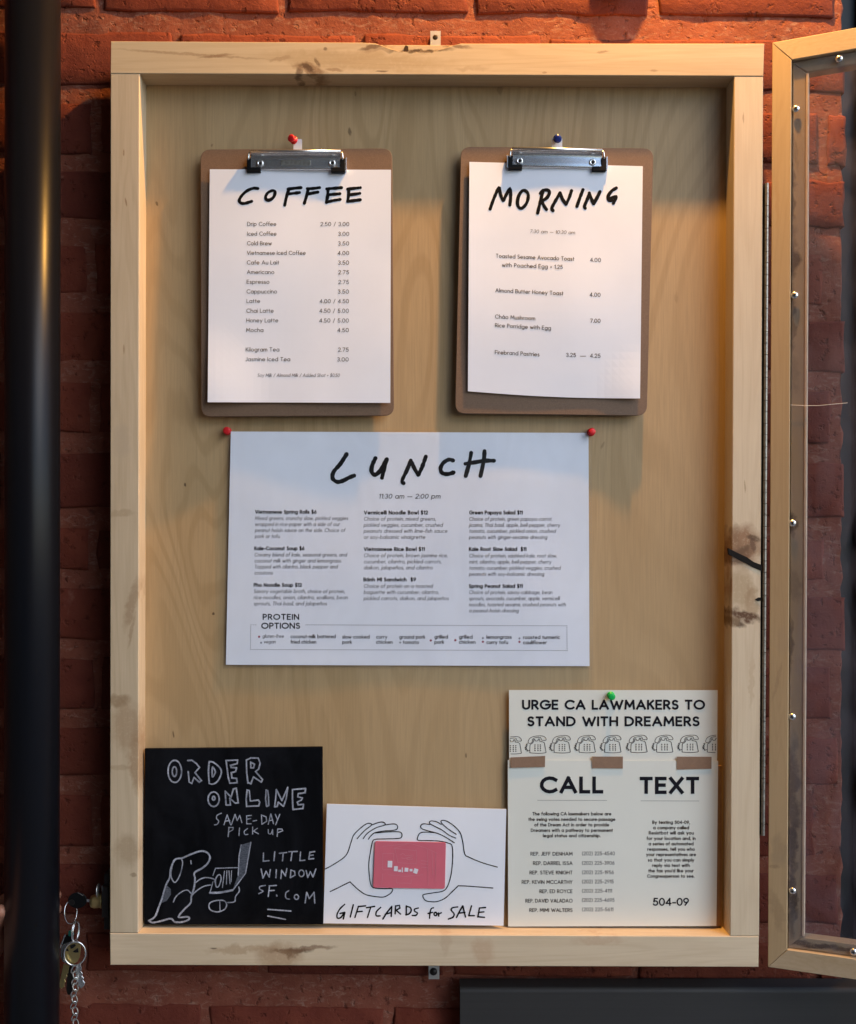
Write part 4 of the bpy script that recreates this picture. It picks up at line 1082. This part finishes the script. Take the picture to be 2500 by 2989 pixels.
p.draw([[(795, 805), (825, 710), (858, 805)], [(805, 770), (850, 765)], [(865, 805), (900, 705), (920, 765), (945, 715), (965, 785)], [(1055, 715), (1010, 720), (1010, 795), (1052, 795)], [(1012, 752), (1050, 745)], [(1070, 770), (1105, 763)],
        [(1150, 710), (1155, 800), (1200, 772), (1195, 730), (1150, 712)], [(1215, 800), (1240, 700), (1265, 795)], [(1225, 765), (1258, 760)], [(1282, 705), (1303, 755)], [(1325, 705), (1285, 805)],
        [(835, 918), (842, 830), (882, 830), (880, 852), (845, 872)], [(942, 835), (937, 908)], [(1067, 825), (1067, 892)], [(1112, 838), (1075, 865), (1122, 890)], [(1300, 915), (1305, 845), (1345, 845), (1352, 862), (1310, 878)]], O1, K1, 2.9, smooth=False)
p.draw([[(1018, 840), (987, 868), (995, 897), (1022, 895)], [(1215, 850), (1218, 885), (1240, 890), (1256, 850)], [(1256, 850), (1258, 897)]], O1, K1, 2.9)
O2 = (410, 2420)
p.draw([[(1170, 228), (1168, 305), (1222, 300)], [(1277, 215), (1270, 300)], [(1320, 230), (1390, 222)], [(1357, 228), (1350, 302)], [(1410, 215), (1490, 212)], [(1442, 215), (1430, 300)], [(1522, 218), (1515, 300), (1562, 295)], [(1657, 213), (1610, 220), (1600, 285), (1647, 280)], [(1606, 250), (1642, 247)],
        [(1148, 380), (1165, 465), (1195, 400), (1225, 455), (1235, 385)], [(1292, 385), (1288, 462)], [(1335, 470), (1342, 390), (1378, 445), (1392, 375)], [(1430, 388), (1425, 462), (1470, 437), (1465, 400), (1430, 390)], [(1575, 395), (1590, 460), (1615, 405), (1640, 455), (1667, 380)],
        [(1227, 540), (1215, 640)], [(1224, 540), (1292, 535)], [(1221, 585), (1272, 582)], [(1565, 700), (1580, 600), (1605, 660), (1650, 600), (1657, 702)],
        [(1210, 762), (1430, 778)], [(1210, 825), (1378, 857)], [(1295, 626), (1298, 636)]], O2, K1, 3.6, smooth=False)
p.draw([[(1187, 535), (1137, 545), (1135, 570), (1165, 590), (1125, 613)], ell(1530, 420, 25, 31), [(1410, 585), (1380, 610), (1385, 655), (1417, 665)], ell(1483, 645, 20, 23)], O2, K1, 3.4)
p.build('small_lettering', M['chalk'], ch)
p = Pen(bs)
p.draw([[(80, 870), (140, 830), (180, 730), (210, 650), (245, 530), (280, 460), (290, 380), (330, 290), (400, 275), (480, 240), (580, 208), (640, 228), (662, 270), (640, 325), (590, 370), (515, 415), (520, 470), (510, 560), (485, 640), (478, 700), (420, 760), (372, 815), (370, 838), (455, 833), (460, 858), (400, 882), (330, 882), (290, 850), (200, 872), (120, 888), (82, 872)]], O2, K1, 5.0)
p.draw([[(330, 290), (305, 340), (292, 440), (320, 503), (350, 488), (382, 420), (402, 330), (395, 290)], [(315, 692), (340, 640), (400, 592), (450, 580), (480, 610)],
        [(525, 510), (570, 475), (630, 460), (700, 475), (705, 500)], [(490, 632), (530, 590), (600, 545), (667, 530)], [(480, 300), (484, 330)],
        [(740, 437), (715, 480), (720, 545), (745, 543), (767, 480), (762, 440), (740, 437)], [(935, 550), (940, 590), (905, 640), (895, 690), (830, 697)],
        [(740, 676), (680, 690), (655, 712), (655, 750), (682, 776), (740, 786), (800, 762), (820, 720), (800, 682), (740, 676)]], O2, K1, 3.4)
p.draw([[(715, 372), (690, 440)], [(715, 372), (922, 366)], [(690, 500), (672, 570), (662, 600)], [(800, 400), (780, 555)], [(822, 395), (818, 522)], [(842, 395), (852, 520)], [(867, 395), (862, 500)], [(755, 680), (758, 780)]], O2, K1, 2.6, smooth=False)
p.draw([[(662, 605), (760, 602), (875, 580)]], O2, K1, 6)
p.draw([[(880, 580), (940, 500), (1000, 420), (1050, 125)], [(958, 150), (938, 260), (930, 440)]], O2, K1, 3.2, smooth=False)
p.build('dog_drawing', M['chalk'], ch)
p = Pen(bs); pp = lambda L: [(O2[0] + x * K1, O2[1] + y * K1) for x, y in L]
p.poly(pp([(960, 150), (1046, 122), (1030, 250), (998, 416), (940, 495), (880, 572), (905, 500), (932, 430), (942, 260)]))
p.poly(pp([(250, 533), (290, 570), (292, 620), (250, 682), (205, 700), (225, 620)]))
p.build('chalk_shading', M['chalk_fill'], ch)['kind'] = 'stuff'

# ---------------------------------------------------------------- gift card sheet
DG = .0215
gsh = Sheet([(955, 2346.5), (1478.5, 2362), (1470.5, 2702), (944.5, 2695)], DG, .0022, 12.3)
o_g = gsh.build('gift_card_sign', M['paper_card'], thick=.0012); base_at(o_g, P(1207, 2700, DG)); tag(o_g, 'white card with two inked hands holding a gift card and GIFTCARDS for SALE below', 'sign')
OG, KG = (930, 2330), .31891
p = Pen(gsh)
p.draw([[(62, 648), (150, 600), (255, 520), (300, 400), (325, 335), (390, 270), (440, 235), (470, 230), (487, 245), (430, 290), (390, 330), (355, 370)],
        [(487, 245), (560, 220), (600, 222), (607, 245), (530, 270), (450, 320), (410, 370)],
        [(607, 245), (690, 235), (722, 250), (722, 278), (690, 293), (600, 300), (520, 315), (480, 345), (458, 375)],
        [(520, 318), (640, 308), (740, 308), (765, 330), (755, 362), (700, 370), (590, 373), (520, 377), (495, 400), (475, 500), (462, 600), (468, 720), (485, 800), (520, 822), (600, 828), (675, 828), (670, 860), (640, 885), (590, 905), (500, 897), (430, 880), (370, 840), (320, 795), (290, 765)],
        [(290, 765), (200, 810), (108, 855)],
        [(1638, 630), (1500, 590), (1380, 540), (1340, 510), (1322, 400), (1300, 320), (1250, 260), (1180, 212), (1135, 203), (1123, 218), (1150, 250), (1200, 290), (1262, 330)],
        [(1125, 240), (1080, 215), (1030, 208), (1018, 228), (1060, 255), (1130, 290), (1200, 340), (1258, 365)],
        [(1020, 240), (960, 235), (936, 255), (950, 280), (1010, 300), (1100, 325), (1170, 360), (1245, 408)],
        [(1070, 315), (980, 310), (930, 320), (908, 360), (915, 385), (1000, 388), (1100, 392), (1180, 408), (1222, 432), (1230, 520), (1225, 620), (1210, 720), (1180, 810), (1140, 850), (1060, 865), (970, 880), (958, 900), (980, 935), (1030, 947), (1090, 945), (1160, 915), (1220, 860), (1282, 800)],
        [(1280, 802), (1340, 803), (1440, 810), (1597, 822)]], OG, KG, 2.9, var=.2)
p.build('hands_drawing', M['ink'], o_g)
p = Pen(gsh)
p.draw([[(240, 972), (200, 1010), (172, 1060), (175, 1097), (205, 1092), (228, 1060)], [(570, 1000), (532, 1038), (530, 1075), (565, 1077)], [(915, 1005), (882, 1015), (882, 1035), (907, 1050), (892, 1072), (860, 1073)],
        [(1053, 1003), (1033, 1012), (1022, 1050), (1018, 1098)], ell(1072, 1060, 13, 15), [(1275, 995), (1228, 1003), (1217, 1025), (1243, 1060), (1230, 1090), (1190, 1106)], [(805, 990), (840, 1000), (850, 1030), (830, 1058), (800, 1067)]], OG, KG, 4.3)
p.draw([[(198, 1055), (242, 1045), (228, 1105)], [(320, 975), (292, 1087)], [(367, 990), (335, 1090)], [(365, 992), (432, 985)], [(352, 1040), (402, 1035)], [(440, 1002), (515, 990)], [(480, 996), (450, 1090)],
        [(590, 1106), (625, 1050), (672, 990), (667, 1082)], [(612, 1062), (665, 1047)], [(703, 1057), (707, 985)], [(707, 987), (742, 980), (747, 1005), (712, 1025), (752, 1060)], [(805, 985), (805, 1068)],
        [(1005, 1055), (1045, 1045)], [(1100, 1050), (1102, 1078)], [(1102, 1062), (1125, 1048)], [(1265, 1090), (1290, 1040), (1322, 985), (1347, 1087)], [(1285, 1052), (1342, 1045)], [(1402, 985), (1377, 1075), (1427, 1075)],
        [(1530, 1000), (1475, 1005), (1460, 1085), (1520, 1090)], [(1466, 1045), (1515, 1040)]], OG, KG, 4.3, smooth=False)
p.build('ink_lettering', M['ink'], o_g)
gc = prism_px(rounded([(OG[0] + x * KG, OG[1] + y * KG) for x, y in [(518, 393), (1168, 404), (1158, 830), (500, 819)]], 7, 4), DG - .0044, DG - .0036, 'gift_card', M['pink'], None, .0002)
tag(gc, 'pink plastic gift card stuck between the drawn hands', 'gift card'); base_at(gc, P(1197, 2592, DG - .002))
gs = Sheet([(1090, 2450), (1300, 2450), (1300, 2600), (1090, 2600)], DG - .0044, 0)
p = Pen(gs)
p.draw([[(590, 505), (588, 655), (685, 655), (690, 505), (590, 505)], [(700, 460), (900, 480), (895, 600), (728, 590), (700, 460)], [(690, 460), (830, 412), (970, 450), (1090, 505)], [(590, 440), (700, 430), (830, 412)],
        [(940, 570), (1000, 578)], [(940, 600), (1002, 606)], [(940, 630), (1002, 635)], [(1000, 470), (1005, 800)], [(1040, 490), (1048, 700)], [(640, 700), (790, 715), (960, 700)], [(715, 740), (715, 775), (850, 778), (850, 745)], [(590, 690), (580, 790)], [(1075, 500), (1075, 760)]], OG, KG, .9, smooth=False, var=0)
p.draw([[(750, 520), (775, 505), (800, 525), (860, 520)], [(760, 545), (790, 550), (870, 528)], [(810, 550), (850, 545), (860, 560), (815, 560), (810, 550)]], OG, KG, 1.0, var=0)
p.build('fine_print', M['pink_light'], gc)
p = Pen(gs)
def qd(cx_, cy_, w, h, a=0):
    ca, sa = math.cos(R(a)), math.sin(R(a))
    p.poly([(OG[0] + (cx_ + x * w / 2 * ca - y * h / 2 * sa) * KG, OG[1] + (cy_ + x * w / 2 * sa + y * h / 2 * ca) * KG) for x, y in ((-1, -1), (-1, 1), (1, 1), (1, -1))])
for q in [(655, 603, 42, 60, 2), (709, 645, 34, 46, 4), (744, 664, 26, 20, 0), (768, 656, 9, 44, 0), (806, 655, 34, 36, 6), (848, 658, 26, 22, 0), (891, 667, 38, 44, 18)]: qd(*q)
p.build('white_blocks', M['card_white'], gc)

# ---------------------------------------------------------------- poster
DO = .0245
bk = prism_px([(1500, 2230), (2107, 2235), (2107, 2703), (1497, 2703)], DO + .0012, DO + .0042, 'cardboard_backing', M['cardboard'], None, .0003)
tag(bk, 'brown cardboard sheet whose right edge shows behind the cream poster', 'cardboard'); base_at(bk, P(1800, 2703, DO))
lower = Sheet([(1483, 2218.5), (2097, 2221), (2092, 2703), (1484, 2704.5)], DO, .0009, 20.3)
po = empty('poster', 'cream poster in two taped sheets urging calls to lawmakers, at the lower right', 'poster', P(1788, 2703, DO))
lower.build('lower_sheet', M['paper_cream'], po, thick=.0006)
upper = Sheet([(1486.5, 2014), (2095.5, 2014.5), (2094, 2221), (1487, 2220.5)], DO + .0009, .0006, 22.0)
upper.build('header_sheet', M['paper_cream'], po, thick=.0004)
p = Pen(upper); U0, UK = (1470, 2000), .36446
p.text('URGE CA LAWMAKERS TO', 1524.5, 2059, 2071.8, 29.5, .205, gap=.20); p.text('STAND WITH DREAMERS', 1539.5, 2043, 2120.3, 29.5, .205, gap=.20)
p.build('heading_lettering', M['print_dark'], po)
Kp = .18223
hand = [(350, 215), (345, 180), (380, 130), (450, 105), (540, 98), (600, 110), (630, 150), (620, 170), (560, 165), (545, 130), (510, 122), (460, 128), (420, 145), (410, 190), (390, 212), (350, 215)]
body = [(430, 190), (400, 225), (375, 240), (370, 350), (380, 370), (500, 378), (620, 368), (625, 340), (612, 260), (600, 210), (560, 190), (530, 185), (525, 150), (505, 150), (500, 175), (460, 180), (450, 155), (435, 160), (430, 190)]
cord = [(340, 225), (310, 235), (330, 250), (300, 262), (325, 275), (288, 290), (322, 300), (295, 318), (332, 322), (322, 342), (372, 328)]
p = Pen(upper)
for k, (dx, dy) in enumerate([(-72, 2), (0, 0), (71, -1), (144, -1.5), (218.7, -1.5), (295, -2), (370, -2), (444.6, -2.3), (518, -2)]):
    for q, w in ((hand, 1.5), (body, 1.6), (cord, 1.8)):
        pts = smooth_line([(1480 + x * Kp + dx, 2130 + y * Kp + dy) for x, y in q], 3)
        run = []
        for pt in pts + [None]:
            if pt is not None and 1488.5 < pt[0] < 2093: run.append(pt)
            else:
                if len(run) > 1: p.put(strip(run, w))
                run = []
    for bx in (452, 500, 540):
        for by in (245, 275, 303, 333):
            X_, Y_ = 1480 + bx * Kp + dx, 2130 + by * Kp + dy
            if 1490 < X_ < 2092: p.dot(X_, Y_, 1.8, 1.9, 6)
p.build('telephone_drawings', M['print_dark'], po)
p = Pen(lower)
p.text('CALL', 1576.4, 1761.6, 2316.3, 50.5, .205, gap=.22); p.text('TEXT', 1867.3, 2042.2, 2317.8, 50.5, .205, gap=.22)
p.text('504-09', 1470 + 1197 * UK, 1470 + 1487 * UK, 2330 + 862 * UK, 23.5, .165, gap=.14)
p.build('large_lettering', M['print_dark'], po)
p = Pen(lower); p.put(strip([(1569.5, 2336), (1772.5, 2336.3)], .9)); p.put(strip([(1871, 2337.6), (2042, 2338)], .9)); p.build('rule_lines', M['print_grey'], po)
ox = lambda x: 1470 + x * UK
oy = lambda y: 2330 + y * UK
p = Pen(lower)
for st, a, b, y in [('The following CA lawmakers below are', 232, 865, 138), ('the swing votes needed to secure passage', 200, 897, 182), ('of the Dream Act in order to provide', 248, 847, 226), ('Dreamers with a pathway to permanent', 220, 877, 270), ('legal status and citizenship.', 317, 778, 313),
                    ('By texting 504-09,', 1193, 1495, 206), ('a company called', 1200, 1488, 249), ('Resistbot will ask you', 1165, 1525, 291), ('for your location and, in', 1147, 1540, 335), ('a series of automated', 1163, 1523, 378), ('responses, tell you who', 1153, 1533, 421),
                    ('your representatives are', 1143, 1543, 464), ('so that you can simply', 1157, 1528, 508), ('reply via text with', 1191, 1493, 551), ("the fax you'd like your", 1161, 1524, 594), ('Congressperson to see.', 1152, 1530, 637)]:
    p.text(st, ox(a), ox(b), oy(y), 10.0, .17)
p.build('paragraph_lettering', M['print_dark'], po)
p = Pen(lower)
for st, a, y in [('REP. JEFF DENHAM', 217, 460), ('REP. DARREL ISSA', 238, 535), ('REP. STEVE KNIGHT', 210, 610), ('REP. KEVIN MCCARTHY', 147, 686), ('REP. ED ROYCE', 290, 760), ('REP. DAVID VALADAO', 177, 836), ('REP. MIMI WALTERS', 208, 911)]:
    p.text(st, ox(a), ox(554), oy(y), 11, .14)
p.build('name_lettering', M['print_dark'], po)
p = Pen(lower)
for st, b, y in [('(202) 225-4540', 893, 457), ('(202) 225-3906', 890, 533), ('(202) 225-1956', 884, 608), ('(202) 225-2915', 883, 682), ('(202) 225-4111', 870, 756), ('(202) 225-4695', 890, 830), ('(202) 225-5611', 880, 905)]:
    p.text(st, ox(630), ox(b), oy(y), 11, .11)
p.build('number_lettering', M['print_grey'], po)
hx_ = lambda x: 1470 + x * UK
hy_ = lambda y: 2000 + y * UK
for q in ([(56, 579), (335, 567), (333, 655), (58, 662)], [(710, 572), (958, 572), (957, 668), (711, 665)], [(1390, 573), (1668, 574), (1667, 670), (1390, 676)]):
    prism_px([(hx_(x), hy_(y)) for x, y in q], DO - .0021, DO - .0018, 'tape', M['tape'], po, 0)
pin(1783, 2029, DO - .0004, M['green_plastic'], 'bright green push pin at the top centre of the cream poster', (0, -1, -.1), .0043)

# ---------------------------------------------------------------- lock, keys, chain
kx = lambda x: 140 + x * .2233
ky = lambda y: 2520 + y * .2233
DK_ = .028
lk = empty('cam_lock', 'dark metal cam lock on the left side of the cabinet with a key in it', 'lock', P(305, 2640, DK_))
prism_px([(kx(735), ky(135)), (kx(802), ky(128)), (kx(804), ky(870)), (kx(735), ky(865))], .018, .046, 'mounting_plate', M['dark_metal'], lk)
prism_px([(kx(703), ky(298)), (kx(800), ky(295)), (kx(800), ky(710)), (kx(703), ky(712))], .014, .040, 'lock_body', M['dark_metal'], lk, .001)
q = P(kx(690), ky(490), DK_)
m = MB(); m.lathe([(0, .0092), (.0012, .0092), (.0016, .0082), (.009, .0080), (.0125, .0066), (.0140, .0035)], q + Vector((.0015, 0, 0)), (-1, -.25, 0), 28); m.build('lock_cylinder', M['brass'], lk, True)
m = MB(); m.lathe([(0, .0088), (.0010, .0088)], P(kx(668), ky(350), .022), (-1, 0, 0), 16)
m.build('keeper', M['steel'], lk, True)
ks = empty('key_bunch', 'bunch of brass and silver keys on split rings with a chain hanging from the lock', 'keys', P(219, 2989, DK_))
# key in the lock, dark bow seen nearly edge on
bow = ell(kx(385) , ky(488), 28, 23, 18)
prism_px(bow[:-1], .022, .0245, 'key_head', M['black_rubber'], ks, .0006)
prism_px([(kx(500), ky(470)), (kx(560), ky(474)), (kx(560), ky(510)), (kx(500), ky(506))], .0225, .0240, 'key_shank', M['steel'], ks, .0003)
m = MB(); m.lathe([(0, .0036), (.0006, .0034)], P(kx(312), ky(512), .0219), (0, -1, 0), 14); m.build('key_hole', M['dark_metal'], ks)
m = MB(); m.tube([P(kx(x), ky(y), .021) for x, y in [(392, 386), (420, 398), (465, 425)]], .0005, 6); m.build('key_rim', M['steel'], ks)
def ring_pts(c, a, b, n=36): return [c + a * math.cos(2 * math.pi * k / n) + b * math.sin(2 * math.pi * k / n) for k in range(n)]
k_ = .000089
def loop(cxx, cyy, rx_, ry_, d, yaw, r, name='split_ring', mat='steel', n=36, tilt=0):
    c = P(kx(cxx), ky(cyy), d)
    a = Vector((math.cos(R(tilt)) , 0, -math.sin(R(tilt)))) * rx_ * k_ + Vector((0, yaw, 0)); b = Vector((math.sin(R(tilt)), 0, math.cos(R(tilt)))) * ry_ * k_
    m = MB(); m.tube(ring_pts(c, a, b, n), r, 8, True); return m.build(name, M[mat], ks, True)
loop(300, 640, 45, 150, .024, .010, .0006, tilt=-8)
loop(358, 890, 14, 135, .026, .009, .0007, tilt=2)
loop(372, 890, 12, 130, .027, .009, .0006, tilt=2)
loop(355, 1180, 138, 158, .021, .002, .0011)
def key(pts, d, mat, name='key', hole=None):
    return prism_px([(kx(x), ky(y)) for x, y in pts], d, d + .0018, name, M[mat], ks, .0002)
key([(260, 1060), (300, 1030), (380, 1035), (425, 1070), (430, 1130), (415, 1230), (385, 1290), (330, 1320), (270, 1300), (225, 1230), (222, 1150)], .0235, 'brass')
prism_px([(kx(x), ky(y)) for x, y in [(325, 1155), (395, 1105), (403, 1165), (360, 1168)]], .0230, .0236, 'key_slot', M['dark_metal'], ks, 0)
prism_px([(kx(x), ky(y)) for x, y in [(235, 1130), (262, 1112), (275, 1150), (248, 1148)]], .0230, .0236, 'key_slot', M['dark_metal'], ks, 0)
prism_px([(kx(x), ky(y)) for x, y in [(290, 1075), (350, 1055), (370, 1075), (330, 1110), (300, 1118)]], .0230, .0236, 'key_slot', M['dark_metal'], ks, 0)
key([(205, 1320), (280, 1330), (262, 1440), (245, 1460), (250, 1485), (222, 1520), (232, 1550), (212, 1580), (215, 1615), (180, 1640), (145, 1620)], .0255, 'brass')
key([(165, 1130), (200, 1060), (330, 1010), (320, 1040), (215, 1110), (205, 1250), (235, 1310), (190, 1280), (165, 1220)], .0262, 'steel')
key([(360, 1330), (430, 1310), (440, 1390), (432, 1410), (455, 1440), (445, 1470), (470, 1500), (462, 1530), (482, 1560), (478, 1600), (430, 1640), (400, 1600), (365, 1480)], .0262, 'steel')
key([(265, 1340), (320, 1350), (335, 1480), (330, 1620), (300, 1720), (260, 1720), (240, 1640)], .0275, 'dark_metal', 'dark_key')
prism_px([(kx(x), ky(y)) for x, y in [(145, 1110), (215, 930), (235, 930), (165, 1110)]], .024, .0252, 'metal_tag', M['steel'], ks, .0003)
prism_px([(kx(x), ky(y)) for x, y in [(235, 940), (340, 940), (330, 1040), (180, 1070)]], .0265, .029, 'dark_fob', M['black_rubber'], ks, .0005)
prism_px(rounded([(kx(265), ky(885)), (kx(330), ky(880)), (kx(335), ky(955)), (kx(265), ky(955))], 4, 4), .0245, .0275, 'teal_tag', M['teal_plastic'], ks, .0006)
# chain
cy_ = 1330; k = 0; lp = None
while cy_ < 2500:
    off = 348 + 8 * math.sin(k * .9)
    L = 56
    if k % 2 == 0: loop(off - 6, cy_ + L, 28, L, .024, .0012, .00085, 'chain_link', 'steel', 20, tilt=24)
    else: loop(off + 10, cy_ + L, 14, L, .024, .0042, .00085, 'chain_link', 'steel_dull', 20, tilt=-24)
    cy_ += 2 * L - 34; k += 1

# ---------------------------------------------------------------- sign lamp above the frame
LP = Vector((P(2000, 0, 0).x, -.128, P(0, -1330, 0).z))
lamp = empty('sign_lamp', 'black gooseneck sign lamp mounted on the bricks above the cabinet', 'lamp', (P(1820, 0, .06).x, .056, P(0, -300, 0).z))
m = MB(); m.lathe([(.0, .085), (.02, .080), (.06, .045), (.085, .030), (.12, .026), (.125, .010)], LP + Vector((0, 0, .004)), (0, 0, 1), 40)
sh = m.build('lamp_shade', M['shade'], lamp, True)
m = MB()
bc = P(1821, -170, .040)
m.prism([P(x, y, .036) for x, y in [(1755, -330), (1758, -150), (1808, -36), (1852, -36), (1912, -150), (1915, -330)]], .036, .044, .001)  # unseen tapered plate, shaped to cast the pointed shadow below it
m.prism([P(x, y, .044) for x, y in [(1800, -300), (1800, -200), (1870, -200), (1870, -300)]], .0442, .0575, .001)
m.build('shadow_wedge_mount', M['shade'], lamp)
top_ = P(1838, -300, .036); t0 = Vector((top_.x, .040, top_.z))
m = MB(); m.tube([t0, t0 + Vector((0, -.01, .1)), t0 + Vector((.005, -.03, .25)), Vector((.5 * (LP.x + t0.x), -.04, LP.z + .05)), Vector((LP.x, -.09, LP.z + .19)), Vector((LP.x, -.14, LP.z + .19)), Vector((LP.x, LP.y, LP.z + .12))], .009, 12)
m.build('lamp_arm', M['shade'], lamp, True)
ld = bpy.data.lights.new('lamp_light', 'POINT'); ld.energy = LAMP_W; ld.color = LAMP_COL; ld.shadow_soft_size = .015
lo_ = bpy.data.objects.new('lamp_light', ld); C.objects.link(lo_); lo_.parent = lamp; lo_.location = LP - Vector((0, 0, .012)) - lamp.location

# ---------------------------------------------------------------- a passer-by's hand holding the pole
def limb(name, chain, parent, mat):
    """chain: list of strands; a strand is a list of (point, radius); strands share their first vertex with 'root' index"""
    vs = []; es = []; rs = []
    for root, strand in chain:
        prev = root
        for p_, r_r in strand:
            vs.append(p_); rs.append(r_r)
            if prev is not None: es.append((prev, len(vs) - 1))
            prev = len(vs) - 1
    me = bpy.data.meshes.new(name); me.from_pydata(vs, es, []); o = bpy.data.objects.new(name, me); C.objects.link(o)
    sk = o.modifiers.new('skin', 'SKIN'); sk.use_smooth_shade = True
    for i, d_ in enumerate(me.skin_vertices[0].data): d_.radius = (rs[i], rs[i]); d_.use_root = (i == 0)
    sb = o.modifiers.new('sub', 'SUBSURF'); sb.levels = 1; sb.render_levels = 2
    me.materials.append(mat)
    dg = bpy.context.evaluated_depsgraph_get(); ev = o.evaluated_get(dg); me2 = bpy.data.meshes.new_from_object(ev)
    bpy.data.objects.remove(o); o = bpy.data.objects.new(name, me2); C.objects.link(o)
    for p_ in me2.polygons: p_.use_smooth = True
    return o
w_ = P(-62, 2800, .035); pa = P(-38, 2745, .036); kb = P(-12, 2690, .040)
ch_ = [(None, [(P(-640, 3350, -.16), .042), (P(-330, 3080, -.08), .036), (P(-120, 2870, .02), .027), (w_, .022), (pa, .021), (P(-22, 2700, .038), .019)])]
for k, (yy, tipx) in enumerate([(2612, 182), (2653, 184), (2694, 172), (2732, 160)]):
    rr = [.0082, .0084, .0080, .0070][k]
    ch_.append((5 if k < 2 else 4, [(P(14, yy + 8, .044), rr), (P(70, yy + 3, .0455), rr), (P(130, yy, .0450), rr * .95), (P(tipx - 4, yy + 1, .036), rr * .86)]))
ch_.append((4, [(P(-14, 2700, .010), .0095), (P(2, 2672, -.008), .0088), (P(8, 2650, -.020), .0078)]))
h_ = limb('person', ch_, None, M['skin']); tag(h_, 'bare hand and forearm reaching round the back of the black pole at the left edge', 'person'); base_at(h_, w_)
